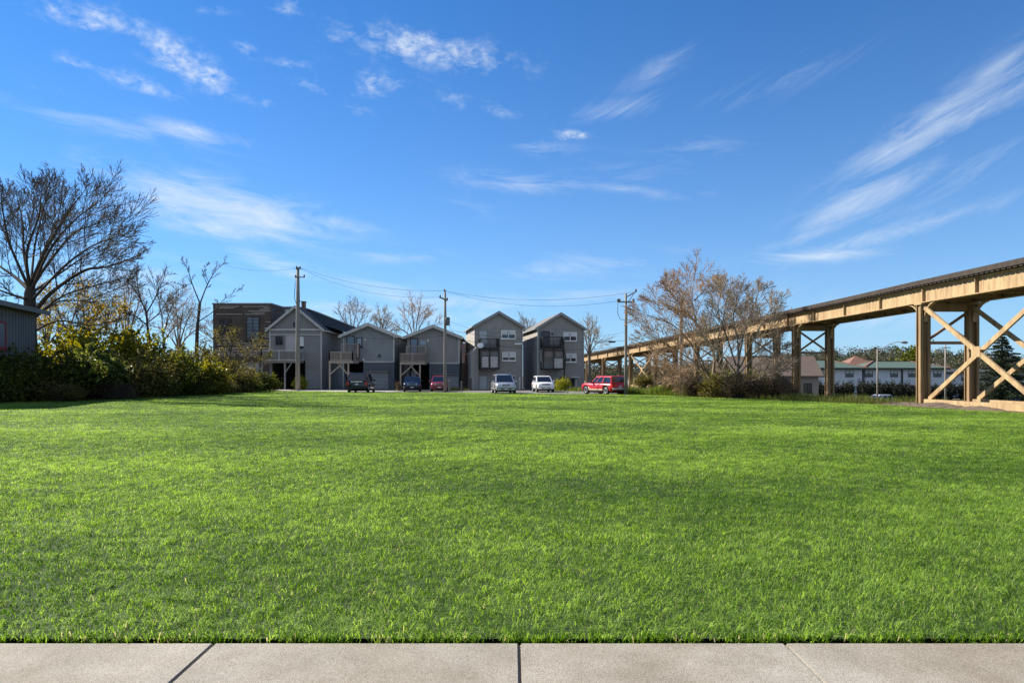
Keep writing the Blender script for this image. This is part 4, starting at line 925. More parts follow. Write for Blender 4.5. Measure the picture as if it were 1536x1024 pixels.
def car(name, label, cat, loc, rz, paint, L, W, H, belt, hood, yw, roof, rear, ww=.94, wr=.79, wheel=.34, grille=True, rails=False, spare=False, cl=None, trim=None):
    """+Y is forward. yw: windscreen base; roof: (rear, front) of the roof; rear: rear-glass base"""
    o = empty(name, loc, rz, label, cat, 'cars parked at the far edge of the lawn'); hw = W/2; h2 = L/2
    st = [(-h2,.86,.42,belt-.20),(-h2+.05,.94,.32,belt-.06),(-h2+.3,.99,.26,belt),(-h2+.3*L,1,.24,belt+.01),(0,1,.24,belt),(yw-.1,1,.24,belt-.01),(yw+.25,.985,.25,(belt*.4+hood*.6)),(h2-.55,.97,.27,hood),(h2-.18,.93,.30,hood-.07),(h2-.04,.86,.34,hood-.17),(h2,.78,.40,hood-.30)]
    vs = []; prof = [(-.88,0,0),(-.985,0,.13),(-1.,.42,0),(-.985,.78,0),(-.93,1,-.045),(-.80,1,0),(0,1,.035),(.80,1,0),(.93,1,-.045),(.985,.78,0),(1.,.42,0),(.985,0,.13),(.88,0,0)]
    k = len(prof)
    for y, ws, zb, zt in st:
        for px, f, dz in prof: vs.append((px*ws*hw, y, zb+(zt-zb)*f+dz))
    fs = [(i*k+j, i*k+(j+1)%k, (i+1)*k+(j+1)%k, (i+1)*k+j) for i in range(len(st)-1) for j in range(k)]+[tuple(range(k-1,-1,-1)), tuple(range((len(st)-1)*k, len(st)*k))]
    mb = MB(); mb.add(vs, fs, 0, True); body = mb.build('body', [paint, m_black])
    wy = (-h2+.19*L, h2-.185*L); cuts = []
    for y in wy:
        for sx in (-1, 1):
            c = MB(); c.lathe([(wheel+.06,0),(wheel+.06,.32)], (sx,0,0), (sx*(hw-.26), y, wheel), 28); cuts.append(c.build('cut', m_black))
    bool_cut(body, cuts); body.parent = o
    zb = belt-.015; yr1, yf1 = roof; xb, xr = hw*ww, hw*wr
    g = MB(); ym = .62
    ring = lambda x, y0, y1, z: [(-x,y0,z),(x,y0,z),(x,y1,z),(-x,y1,z)]
    cr = H-.05
    vs = ring(xb,rear,yw,zb)+ring(xr,yr1,yf1,cr)+ring(xr*.86,yr1+.12,yf1-.2,H)
    g.add(vs, [(3,2,1,0)]+[(i*4+j, i*4+(j+1)%4, i*4+4+(j+1)%4, i*4+4+j) for i in (0,1) for j in range(4)]+[(8,9,10,11)], 0, False)
    g.build('cabin', paint, o, bevel=.035)
    A = dict(rl=(-xb,rear,zb), rr=(xb,rear,zb), fl=(-xb,yw,zb), fr=(xb,yw,zb), trl=(-xr,yr1,cr), trr=(xr,yr1,cr), tfl=(-xr,yf1,cr), tfr=(xr,yf1,cr))
    MB().panel(A['fr'],A['fl'],A['tfl'],A['tfr'],.07,.93,.06,.93,.012).build('windscreen', m_carg, o)
    MB().panel(A['rl'],A['rr'],A['trr'],A['trl'],.08,.92,.16,.90,.012).build('rear_window', m_carg, o)
    lr = (cl or ((.06,.36),(.40,.66),(.70,.93)))
    for a, b in lr:
        MB().panel(A['rr'],A['fr'],A['tfr'],A['trr'],a,b,.10,.88,.012).build('side_window', m_carg, o)
        MB().panel(A['fl'],A['rl'],A['trl'],A['tfl'],1-b,1-a,.10,.88,.012).build('side_window', m_carg, o)
    for y in wy:
        for sx in (-1, 1):
            t = MB(); R_ = wheel; t.lathe([(R_*.62,-.10),(R_*.93,-.105),(R_,-.07),(R_,.07),(R_*.93,.105),(R_*.62,.10)], (sx,0,0), (0,0,0), 26)
            wo = t.build('wheel', m_tyre, o, loc=(sx*(hw-.125), y, wheel))
            r = MB(); r.lathe([(R_*.16,.02),(R_*.60,.02),(R_*.64,.105),(R_*.58,.115),(R_*.54,.05),(R_*.2,.06),(R_*.15,.09)], (sx,0,0), (0,0,0), 22)
            for q in range(5):
                a = q*1.2566; r.bar((sx*.075, math.cos(a)*R_*.12, math.sin(a)*R_*.12), (sx*.085, math.cos(a)*R_*.58, math.sin(a)*R_*.58), .07, .04, (1,0,0))
            r.build('rim', m_rim, wo)
    zl = hood-.28
    for sx in (-1, 1):
        MB().add([(sx*hw*.88,h2-.20,zl+.16),(sx*hw*.42,h2-.02,zl+.15),(sx*hw*.44,h2+.012,zl),(sx*hw*.86,h2-.11,zl),(sx*hw*.80,h2-.30,zl+.16),(sx*hw*.42,h2-.2,zl+.15),(sx*hw*.44,h2-.2,zl),(sx*hw*.80,h2-.30,zl)],[(0,1,2,3),(4,7,6,5),(0,4,5,1),(1,5,6,2),(2,6,7,3),(3,7,4,0)]).build('headlight', m_lens, o)
        z0 = belt-.42
        MB().box(min(sx*hw*.74,sx*hw*.955), max(sx*hw*.74,sx*hw*.955), -h2-.022, -h2+.2, z0, belt-.06).build('taillight', m_red, o, bevel=.02)
        mi = MB(); mi.box(min(sx*(hw+.01),sx*(hw+.19)), max(sx*(hw+.01),sx*(hw+.19)), yw-.32, yw-.20, belt+.02, belt+.17); mi.bar((sx*(hw-.06),yw-.26,belt+.03),(sx*(hw+.04),yw-.26,belt+.06),.05,.05); mi.build('mirror', trim or paint, o, bevel=.03)
        for yy in (-.02*L-.35, yw-.75): MB().box(min(sx*(hw-.005),sx*(hw+.02)), max(sx*(hw-.005),sx*(hw+.02)), yy, yy+.2, belt-.15, belt-.11).build('door_handle', trim or m_black, o)
        MB().box(min(sx*(hw-.02),sx*(hw+.012)), max(sx*(hw-.02),sx*(hw+.012)), wy[0]+wheel+.12, wy[1]-wheel-.12, .27, .37).build('side_skirt', m_black, o, bevel=.01)
        if rails: MB().tube([(sx*xr*.93,yr1+.15,H-.03),(sx*xr*.93,yr1+.2,H+.05),(sx*xr*.93,yf1-.4,H+.05),(sx*xr*.93,yf1-.3,H-.03)], .022, 6).build('roof_rail', m_black, o)
    if grille:
        gr = MB(); gr.box(-hw*.38, hw*.38, h2-.1, h2+.006, zl+.0, zl+.14)
        go = gr.build('grille', m_black, o, bevel=.01); MB().box(-hw*.38, hw*.38, h2+.004, h2+.022, zl+.06, zl+.085).build('bar', m_chrome, go)
    MB().box(-hw*.80, hw*.80, h2-.3, h2+.03, .34, .50).build('front_bumper', trim or paint, o, bevel=.03)
    MB().box(-hw*.5, hw*.5, h2-.1, h2+.034, .39, .46).build('air_intake', m_black, o)
    MB().box(-hw*.90, hw*.90, -h2-.045, -h2+.3, .38, .56).build('rear_bumper', trim or m_black, o, bevel=.03)
    MB().box(-.16, .16, h2+.032, h2+.042, .40, .50).build('license_plate', m_plate, o); MB().box(-.16, .16, -h2-.03, -h2+.05, belt-.34, belt-.22).build('license_plate', m_plate, o)
    MB().box(-hw*.82, hw*.82, -h2+.25, h2-.3, .17, .245).build('underbody', m_black, o)
    return o
def paint(n, c, metal=.25): return mat(n, c, .32, metal, var=.03, coat=.7)
R180 = math.pi
def at(px, Y): return ((px-CX)/FL*Y, Y, -.03)
o = car('parked_suv', 'black SUV seen from behind, parked in front of the low house with garage', 'SUV', at(542.5, 64.8), R(2), paint('black_paint', (.012,.012,.016)), 4.9, 2.02, 1.88, 1.10, 1.08, 1.05, (-2.15,.25), -2.40, rails=True, wheel=.38, wr=.80)
MB().box(-.55, .55, -2.48, -2.36, 1.02, 1.09).build('chrome_strip', m_chrome, o)
car('parked_car', 'dark blue car facing the lawn, in front of the second low house', 'car', at(618.5, 68.4), R180+R(8), paint('navy_paint', (.012,.02,.055)), 4.3, 1.80, 1.56, .98, .95, .95, (-1.65,.15), -2.0, wheel=.33, trim=m_black)
car('parked_car', 'small maroon car facing the lawn, half behind the middle pole', 'car', at(659, 68.4), R180+R(6), paint('maroon_paint', (.26,.03,.045)), 4.2, 1.76, 1.60, .98, .96, .95, (-1.65,.15), -1.95, wheel=.33)
car('parked_minivan', 'silver minivan facing the lawn, in front of the tall house', 'minivan', at(755, 61.2), R180+R(7), paint('silver_paint', (.44,.44,.47), .5), 4.8, 1.90, 1.76, 1.02, .98, 1.35, (-2.0,.35), -2.25, wheel=.34, rails=True)
car('parked_suv', 'white SUV facing the lawn, in front of the last tall house', 'SUV', at(814.5, 66.6), R180+R(6), paint('white_car_paint', (.78,.78,.77), 0), 4.3, 1.78, 1.60, .98, .97, .95, (-1.75,.15), -1.98, wheel=.34)
m_redp = paint('red_paint_car', (.52,.025,.035))
o = car('parked_suv', 'large red SUV with tan sill, seen from behind, beside the right pole', 'SUV', at(905.5, 57.9), R(31), m_redp, 4.4, 1.80, 1.60, .98, .98, .78, (-1.95,.10), -2.12, ww=.96, wr=.84, wheel=.36, rails=False, cl=((.05,.42),(.48,.72),(.76,.94)), trim=m_black)
for sx in (-1, 1): MB().box(min(sx*.895,sx*.918), max(sx*.895,sx*.918), -.95, .95, .38, .50).build('sill_stripe', mat('tan_stripe', (.50,.36,.24), .5), o)
MB().box(-.84, .84, -2.30, -2.2, .44, .60).build('bumper_bar', mat('pale_bumper', (.5,.5,.5), .4), o, bevel=.02)
def sunk(px, Y): x = (px-CX)/FL*Y; return (x, Y, ground_z(x, Y)-.03)
def road_strip():
    mb = MB(); n = 40
    for i in range(n+1):
        x = 26+i*3.; y = 86
        for dy in (0, 4, 8): mb.v.append((x, y+dy, ground_z(x, y+dy)-.044+.0))
    mb.f = [(i*3+j, i*3+3+j, i*3+4+j, i*3+1+j) for i in range(n) for j in range(2)]; mb.m = [0]*len(mb.f); mb.sm = [False]*len(mb.f)
    tag(mb.build('side_street', m_asph), kind='structure')
road_strip()
car('parked_car', 'silver car on the lower street behind the viaduct, below the street lamp', 'car', sunk(1316, 90), R(97), paint('silver_sedan', (.55,.56,.58), .4), 4.5, 1.82, 1.70, 1.02, .98, .95, (-1.5,.15), -1.9, wheel=.34)
car('parked_car', 'dark sedan on the lower street at the right edge', 'car', sunk(1530, 90), R(92), paint('dark_blue_sedan', (.02,.025,.045)), 4.5, 1.78, 1.46, .92, .88, .85, (-1.0,.15), -1.75, wheel=.32)
# ---------------------------------------------------------------- hill, weeds, bank
def hill_z(x, y): return -3.2+8.6*math.exp(-((x/max(y,1)-.56)/.24)**2)*smooth(165, 290, y)+3.0*smooth(200, 420, y)
mb = MB(); gx = list(np.arange(-60, 420, 12.)); gy = list(np.arange(150, 520, 12.)); n = len(gx)
mb.v = [(x, y, hill_z(x, y)) for y in gy for x in gx]; mb.f = [(j*n+i, j*n+i+1, (j+1)*n+i+1, (j+1)*n+i) for j in range(len(gy)-1) for i in range(n-1)]
mb.m = [0]*len(mb.f); mb.sm = [True]*len(mb.f); tag(mb.build('hill', mat('wooded_slope', (.05,.055,.025), .95, col2=(.09,.08,.045), scale=.08), fix=False), kind='structure')
rs = np.random.RandomState(11)
pts = []; rnd = []
for i in range(760):
    t = rs.rand(); r = rs.uniform(.10, 1.2); y = 185+150*rs.rand()**.8; x = r*y
    hgt = rs.uniform(5, 9); w = rs.uniform(2.2, 3.8); k = int(rs.uniform(150, 260))
    v = rs.normal(size=(k,3)); v /= np.linalg.norm(v, axis=1)[:,None]; v *= (rs.rand(k)**.4)[:,None]
    p = v*np.array([w,w,hgt*.5])+np.array([x,y,hill_z(x,y)+hgt*.55]); pts.append(p)
    kind = rs.rand(); rnd.append(np.clip((.12 if kind < .35 else .5 if kind < .8 else .9)+.07*rs.normal(size=k), 0, 1))
P_ = np.concatenate(pts); R_ = np.concatenate(rnd); nn = len(P_)
m_far = leafmat('far_wood_leaves', (.030,.050,.022), (.085,.075,.042), (.13,.10,.075), .2, .8)
sz = rs.uniform(.3, .85, nn); nz = rs.normal(size=(nn,3)); nz /= np.linalg.norm(nz,axis=1)[:,None]; t = np.cross(nz, rs.normal(size=(nn,3))); t /= np.linalg.norm(t,axis=1)[:,None]; b = np.cross(nz, t)
o = npmesh('far_wood', np.stack([P_-t*sz[:,None]*.5, P_+b*sz[:,None]*.4, P_+t*sz[:,None]*.5, P_-b*sz[:,None]*.4], 1), 4, [(0,1,2),(0,2,3)], R_, m_far)
tag(o, 'distant wood of mixed bare and evergreen trees on the low hill', 'wood', kind='stuff')

def weed_blades(rs, x, y, h, w, lean=.6):
    n = len(x); a = rs.rand(n)*6.283; b = rs.rand(n)*6.283; hh = h*(.5+rs.rand(n)); ln = hh*lean*rs.rand(n)
    z0 = np.array([ground_z(u, q) for u, q in zip(x, y)])-.06
    p = np.stack([x, y, z0], 1); d = np.stack([np.cos(a), np.sin(a), 0*a], 1); s_ = np.stack([np.cos(b), np.sin(b), 0*b], 1)*(w/2*(.6+.8*rs.rand(n)))[:,None]; z = np.array([0,0,1.])
    m_ = p+z*(hh*.6)[:,None]+d*(ln*.35)[:,None]; tp = p+z*(hh*.95)[:,None]+d*ln[:,None]
    return np.stack([p-s_, p+s_, m_+s_*.7, m_-s_*.7, tp], 1)
rs = np.random.RandomState(21); V = []; Rr = []
def strip(pl, n, wid, h, w, r0, r1):
    pl = np.array(pl); k = rs.randint(0, len(pl)-1, n); t = rs.rand(n); q = pl[k]*(1-t)[:,None]+pl[k+1]*t[:,None]
    q += rs.normal(size=(n,2))*wid; cl = .5+.5*np.sin(q[:,0]*1.7+q[:,1]*.9)*np.sin(q[:,1]*1.3-q[:,0]*.6)
    keep = (rs.rand(n) < .25+.75*cl) & ~inside(q[:,0], q[:,1]); q = q[keep]
    V.append(weed_blades(rs, q[:,0], q[:,1], h*(.5+.8*cl[keep]), w)); Rr.append(rs.uniform(r0, r1, len(q)))
strip([(10,58.2),(12.6,55),(14.0,52.6)], 5000, .7, .55, .035, .45, .8)
strip([(13,54),(17.6,47),(19.8,42),(22.5,36.5)], 14000, 1.3, .38, .03, .1, .6)
strip([(20.5,38.5),(22.4,34),(24.5,28)], 6000, .6, .22, .025, 0, .45)
strip([(30,50),(38,62),(48,74),(64,82)], 16000, 4.5, .25, .05, .35, .8)
strip([(27,36),(34,46),(48,60)], 14000, 3.5, .20, .04, .3, .75)
strip([(-8,72.5),(-5.2,72.2)], 1500, .4, .28, .04, .5, 1.)
strip([(4,71.5),(8.4,69.6)], 1800, .5, .35, .04, .4, .9)
strip([(12,62),(20,60),(22,72)], 12000, 2.5, .5, .05, .2, .7)
m_weed = leafmat('weed_blades', (.10,.075,.035), (.09,.14,.02), (.26,.28,.05), .4, .6)
tag(npmesh('weeds', np.concatenate(V), 5, [(0,1,2,3),(3,2,4)], np.concatenate(Rr), m_weed), 'rough weeds and dry grass along the edge of the lawn and under the viaduct', 'weeds', kind='stuff')
mb = MB(); ny, nx_ = 44, 12; rb = random.Random(6)
for j in range(ny+1):
    for i in range(nx_+1):
        t = j/ny; x = 19.9+.0*t+3.0*(i/nx_)+1.9*(1-t)-.5; y = 27+12*t; e = math.sin(math.pi*i/nx_)*math.sin(math.pi*t)**.6
        mb.v.append((x, y, ground_z(x,y)-.07+e*(.20+.10*rb.random()+.06*math.sin(y*2.1))))
mb.f = [(j*(nx_+1)+i, j*(nx_+1)+i+1, (j+1)*(nx_+1)+i+1, (j+1)*(nx_+1)+i) for j in range(ny) for i in range(nx_)]; mb.m = [0]*len(mb.f); mb.sm = [True]*len(mb.f)
tag(mb.build('dirt_bank', mat('bare_dirt', (.055,.038,.026), .95, col2=(.15,.115,.08), scale=3, bump=1, bscale=25), fix=False), kind='structure')

# ---------------------------------------------------------------- bare trees
m_barkd = mat('dark_bark', (.035,.028,.022), .9, col2=(.075,.06,.046), scale=6, stretch=(2,2,.5), bump=.6, bscale=14)
m_twigd = mat('dark_twig', (.095,.07,.05), .9, var=.2)
m_barkb = mat('brown_bark', (.15,.108,.07), .9, col2=(.25,.185,.125), scale=6, stretch=(2,2,.5), bump=.5, bscale=14)
m_twigr = mat('reddish_twig', (.34,.225,.135), .9, var=.2)
m_twigg = mat('grey_twig', (.27,.21,.145), .9, var=.2)
m_barkg = mat('grey_bark', (.10,.085,.07), .9, col2=(.17,.15,.125), scale=6)
m_lyel = leafmat('yellow_leaves', (.12,.115,.018), (.30,.225,.03), (.42,.28,.04), .5)
m_ldark = leafmat('dark_green_leaves', (.026,.038,.009), (.075,.098,.02), (.22,.23,.06), .55, .38)
m_lmid = leafmat('mid_green_leaves', (.022,.040,.008), (.095,.115,.018), (.28,.26,.05), .52, .4)
m_lyg = leafmat('yellow_green_leaves', (.045,.056,.009), (.15,.15,.02), (.38,.32,.045), .52, .4)
m_lolive = leafmat('olive_leaves', (.04,.042,.013), (.125,.115,.03), (.26,.22,.06), .5)
m_lbrown = leafmat('brown_leaves', (.05,.036,.02), (.13,.092,.05), (.22,.165,.085), .4)
def pxtree(name, label, px, Y, limbs, S, seed, mw, mt, base_py=None, trunk=None, r0=.3, group=None, leaf=None):
    x = (px-CX)/FL*Y; z0 = ground_z(x, Y)-.05; org = Vector((x, Y, z0))
    T = lambda a, b, dy=0: P(a, b, Y+dy)-org
    tr = [((0,0,-.1), r0*1.35), ((0,0,.4), r0*1.05)]+[(T(*p[:2], p[2] if len(p) > 2 else 0), r) for p, r in trunk]
    ll = []
    for pts, r in limbs:
        q = [T(p[0], p[1], p[2] if len(p) > 2 else 0) for p in pts]; out = []
        for i in range(len(q)-1):                  # smooth the limb line
            p0 = q[max(0,i-1)]; p1 = q[i]; p2 = q[i+1]; p3 = q[min(len(q)-1,i+2)]
            for s_ in range(4):
                t = s_/4; out.append(.5*((2*p1)+(p2-p0)*t+(2*p0-5*p1+4*p2-p3)*t*t+(3*p1-p0-3*p2+p3)*t**3))
        out.append(q[-1]); ll.append((out, r))
    return bare_tree(name, label, org, tr, ll, S, seed, mw, mt, group, leaf)

pxtree('bare_tree', 'large spreading bare dark tree rising behind the grey plank building', 45, 49,
 [([(45,436),(22,415,1),(-2,398,2),(-40,368,3)],.26), ([(46,432),(36,380,1),(34,335,1.5),(27,300,2)],.22), ([(46,428),(60,393,-1),(82,352,-1.5),(102,318,-2),(124,290,-2)],.24),
  ([(47,432),(70,398,1),(108,352,2),(138,338,3),(168,328,3)],.22), ([(50,470),(78,438,-1),(126,406,-2),(160,400,-2),(196,388,-2)],.28), ([(50,498),(88,481,1),(140,488,2),(185,476,2)],.14),
  ([(44,450),(12,440,-2),(-40,420,-4)],.2), ([(45,430),(40,380,-3),(58,325,-5),(62,290,-6)],.2), ([(46,430),(64,380,4),(86,330,6),(92,298,7)],.2), ([(45,436),(20,380,4),(0,335,6),(-14,305,7)],.2),
  ([(46,440),(90,410,5),(130,382,7),(170,356,8)],.18), ([(48,480),(88,452,4),(130,450,6),(178,432,6)],.15), ([(47,436),(74,376,-4),(112,330,-6),(150,302,-7)],.17), ([(48,450),(96,400,-5),(140,368,-7),(184,352,-8)],.17), ([(45,434),(16,370,-2),(4,315,-3),(2,290,-3)],.17), ([(46,432),(52,370,3),(64,318,4),(74,288,4)],.17), ([(50,476),(94,444,2),(142,428,3),(190,416,4)],.15)],
 dict(kids=(12,7,5,3), ang=(24,50), ratio=((.36,.58),(.42,.66),(.60,.95)), short=.52, up=(.05,.06,.05,.04,.03,.02), wander=.055, rmin=.0115, max=3, limbL=.70, wl=0, rr=.42, thin=.66, leadL=.3), 4, m_barkd, m_twigd,
 trunk=[((45,520),.46),((44,480),.42),((45,440),.36),((46,428),.28)], r0=.5)
pxtree('bare_tree', 'slim bare tree with forked top left of the brick building', 295, 72,
 [([(300,455),(288,425),(282,405),(274,390)],.10), ([(300,455),(311,427,1),(322,408,1),(336,394)],.11), ([(298,482),(320,467),(338,447),(360,434)],.09), ([(296,492),(282,486,1),(268,476,1)],.07), ([(288,425),(276,428),(262,424)],.06), ([(311,427),(305,410,-1),(312,396,-1)],.06)],
 dict(kids=(9,7,4), ang=(28,55), ratio=((.28,.48),(.40,.62)), rmin=.015, max=2, limbL=.5, wander=.16, wl=0), 8, m_barkd, m_twigd, trunk=[((295,520),.2),((296,490),.17),((300,455),.13)], r0=.22)
pxtree('bare_tree', 'bare twisted tree standing in the hedge right of the big tree', 223, 60,
 [([(222,500),(218,466),(203,436),(186,418)],.14), ([(219,470),(232,448,1),(240,428,1),(250,412)],.10), ([(221,488),(206,476),(190,468),(172,462)],.09), ([(221,484),(238,470,2),(252,450,2),(262,440)],.09), ([(212,452),(206,428,-2),(208,408,-2)],.08)],
 dict(kids=(10,8,5), ang=(25,55), ratio=((.36,.58),(.42,.68)), rmin=.015, max=2, limbL=.62, wander=.14, wl=0), 9, m_barkd, m_twigd, trunk=[((224,520),.2),((222,500),.16)], r0=.24)
pxtree('bare_tree', 'thin bare tree of many upright twigs between the twisted and the slim tree', 246, 66,
 [([(245,505),(242,470),(236,440),(230,420)],.09), ([(246,500),(254,468,1),(266,446,1),(276,432)],.09), ([(246,510),(262,490),(280,476),(296,466)],.08), ([(244,500),(252,480,-2),(250,452,-2)],.07)],
 dict(kids=(10,8,5), ang=(22,48), ratio=((.36,.58),(.42,.68)), rmin=.015, max=2, limbL=.65, wander=.12, wl=0), 10, m_barkg, m_twigg, trunk=[((246,525),.14),((246,505),.11)], r0=.16)
lf = (m_lyel, 2400, .17, .40, lambda t: True)
pxtree('yellow_tree', 'thin tree with sparse yellow leaves right behind the big bare tree', 102, 55,
 [([(102,500),(88,470),(78,448),(70,436)],.10), ([(102,498),(112,470,1),(118,448,1),(126,430)],.10), ([(103,505),(128,486),(146,470),(160,462)],.09), ([(101,508),(84,494),(66,488),(56,482)],.08)],
 dict(kids=(8,6,3), ang=(25,55), ratio=(.32,.52), rmin=.016, max=2, limbL=.65, wl=0), 12, m_barkb, m_twigg, trunk=[((102,520),.16),((102,502),.13)], r0=.18, leaf=lf)
lf = (m_lyel, 1400, .16, .36, lambda t: True)
pxtree('yellow_tree', 'smaller yellow-leaved tree in the hedge by the twisted bare tree', 168, 58,
 [([(168,505),(158,482),(150,462)],.08), ([(168,502),(178,480,1),(184,462,1)],.08), ([(168,508),(150,498),(136,490)],.07)],
 dict(kids=(7,5,3), ang=(25,55), ratio=(.32,.52), rmin=.016, max=2, limbL=.65, wl=0), 13, m_barkb, m_twigg, trunk=[((168,525),.13),((168,506),.1)], r0=.15, leaf=lf)
lf = (m_lolive, 2600, .15, .22, lambda t: True)
pxtree('small_tree', 'small twiggy olive-leaved tree in front of the brick building', 345, 70,
 [([(344,545),(336,520),(326,500)],.09), ([(343,548),(356,530,1),(374,522,1),(390,512)],.09), ([(344,552),(362,544),(382,544),(402,536)],.08), ([(344,540),(348,516,-1),(352,498,-1)],.08), ([(343,552),(326,540),(312,532)],.07)],
 dict(kids=(8,6,3), ang=(25,55), ratio=(.32,.5), rmin=.018, max=2, limbL=.65, wl=0), 14, m_barkd, m_twigd, trunk=[((345,570),.16),((344,550),.12)], r0=.18, leaf=lf)
GB_ = 'bare trees behind the houses'
def back_tree(px, top, Y, half, label, seed, mw=m_barkg, mt=m_twigg, low=510):
    c = [(-.95,.72),(-.55,.30),(-.15,.0),(.25,.05),(.6,.32),(.98,.7)]; rb = random.Random(seed); limbs = []
    for dx, dy in c:
        yy = top+(low-top)*dy*.8; limbs.append(([(px,low+4),(px+half*dx*.35,low-(low-yy)*.45,rb.uniform(-1,1)),(px+half*dx*.75,low-(low-yy)*.8,rb.uniform(-2,2)),(px+half*dx,yy,rb.uniform(-3,3))],.16))
    return pxtree('bare_tree', label, px, Y, limbs, dict(kids=(9,8,5), ang=(25,52), ratio=((.34,.56),(.42,.68)), rmin=.019, max=2, limbL=.62, wander=.12, wl=0, short=.2, rr=.45, thin=.75), seed, mw, mt, trunk=[((px,low+20),.24),((px,low+3),.2)], r0=.3, group=GB_)
back_tree(528, 456, 102, 34, 'bare tree behind the roof of the first low house', 31)
back_tree(572, 468, 104, 20, 'smaller bare tree showing above the right eave of the first low house', 32)
back_tree(622, 452, 98, 36, 'round-topped bare tree behind the roof of the second low house', 33, m_barkb, m_twigr)
back_tree(788, 480, 100, 16, 'bare tree showing in the gap between the two tall houses', 34, low=520)
back_tree(884, 484, 96, 18, 'bare tree right behind the last tall house, by the viaduct', 35, low=530)
back_tree(696, 520, 120, 12, 'bare tree low in the gap left of the first tall house', 36, low=545)
GS = 'bare trees in the thicket behind the hedge'
def screen_tree(px, top, Y, half, label, seed, mw, mt):
    o = back_tree(px, top, Y, half, label, seed, mw, mt, low=522); o['group'] = GS
screen_tree(128, 438, 66, 34, 'greyish bare tree behind the first yellow tree', 51, m_barkg, m_twigg)
screen_tree(190, 430, 72, 32, 'brownish bare tree behind the smaller yellow tree', 52, m_barkb, m_twigr)
screen_tree(268, 452, 80, 30, 'low brownish bare tree between the thin upright tree and the slim forked tree', 53, m_barkb, m_twigr)
screen_tree(332, 470, 86, 26, 'low grey bare tree just left of the brick building', 54, m_barkg, m_twigg)
screen_tree(70, 452, 62, 26, 'bare tree just right of the plank building roof, behind the big trunk', 55, m_barkb, m_twigg)
pxtree('bare_tree', 'large reddish bare tree leaning left beside the viaduct', 1066, 49.5,
 [([(1058,566),(1038,518),(1004,484),(956,470)],.15), ([(1070,560),(1070,528),(1047,490),(1038,450),(1042,415)],.19), ([(1060,512),(1046,486,1),(1018,464,2),(974,450,2)],.13), ([(1047,487),(1020,455,-1),(998,430,-2)],.10), ([(1042,450),(1056,436,1),(1074,420,2)],.10),
  ([(1070,530),(1082,490,2),(1088,458,3),(1080,430,3)],.14), ([(1062,580),(1030,566,-1),(990,556,-2)],.09), ([(1068,575),(1050,550,2),(1024,540,3),(985,528,3)],.09), ([(1041,470),(1018,440,3),(1012,422,4)],.09), ([(1066,570),(1048,530,-2),(1036,490,-3),(1024,470,-3)],.10), ([(1069,565),(1086,530,2),(1108,500,3),(1122,480,3)],.09), ([(1066,580),(1040,572,2),(1012,566,3),(990,545,4)],.08), ([(1064,560),(1030,535,-2),(996,515,-3),(968,505,-3)],.10)],
 dict(kids=(13,7,4,3), ang=(26,56), ratio=((.36,.62),(.46,.72),(.62,.95)), rmin=.0120, max=3, limbL=.66, wander=.075, wl=0, short=.42, rr=.42, thin=.62, up=(.03,.05,.04,.03,.02,.02), leadL=.3), 41, m_barkb, m_twigr, trunk=[((1068,588),.26),((1067,574),.22)], r0=.28)
pxtree('bare_tree', 'grey-brown bare tree with upright limbs close beside the viaduct', 1108, 47.5,
 [([(1107,560),(1107,516),(1100,474),(1110,438)],.17), ([(1108,540),(1118,490,1),(1130,460,2),(1138,440,2)],.14), ([(1109,552),(1130,510,-1),(1146,478,-2),(1160,460,-2)],.13), ([(1104,548),(1090,505,-1),(1078,468,-2),(1080,440,-2)],.12),
  ([(1110,580),(1130,572),(1152,564),(1176,552)],.10), ([(1110,570),(1134,548,2),(1152,532,3),(1168,524,3)],.08), ([(1106,575),(1086,560,2),(1060,552,3)],.08), ([(1107,530),(1112,480,3),(1104,456,4)],.11), ([(1109,560),(1136,530,3),(1152,508,4),(1164,488,4)],.10), ([(1108,565),(1090,540,-2),(1070,520,-3),(1056,505,-3)],.08), ([(1110,578),(1140,566,-2),(1158,556,-2),(1176,544,-2)],.08)],
 dict(kids=(13,7,4,3), ang=(26,54), ratio=((.36,.62),(.46,.72),(.62,.95)), rmin=.0120, max=3, limbL=.64, wander=.07, wl=0, short=.42, rr=.42, thin=.6, leadL=.3), 42, m_barkg, m_twigg, trunk=[((1109,592),.25),((1108,575),.2)], r0=.27)

# ---------------------------------------------------------------- shrubs
def shrub_proto(seed, m, n, leaf, wood=m_barkd, lobes=10, stems=26):
    rs = np.random.RandomState(seed); rng = random.Random(seed)
    root = empty('shrub', (0,0,0)); p = blob_points(rs, n, 2., 1.7, 1.6, lobes)
    leaves('foliage', p, leaf, rs, m, root)
    mb = MB()
    for i in range(stems):
        a = rng.random()*6.28; r = rng.uniform(.2, .95); h = rng.uniform(.7, 1.75)*(1-.35*r)
        b = Vector((math.cos(a)*r*.9, math.sin(a)*r*.8, h)); q = curve_pts((math.cos(a)*.15, math.sin(a)*.15, -.05), b, (0,0,.12), 5, rng, .035)
        mb.tube(q, [.022,.018,.014,.011,.008,.005], 4, cap=False)
        for k in range(3):
            c = q[2+k]; e = c+Vector((rng.gauss(0,.2), rng.gauss(0,.2), rng.uniform(.05,.3))); mb.tube([c, (c+e)/2+rvec(rng)*.02, e], [.009,.007,.004], 3, cap=False)
    mb.build('stems', wood, root, fix=False)
    return root
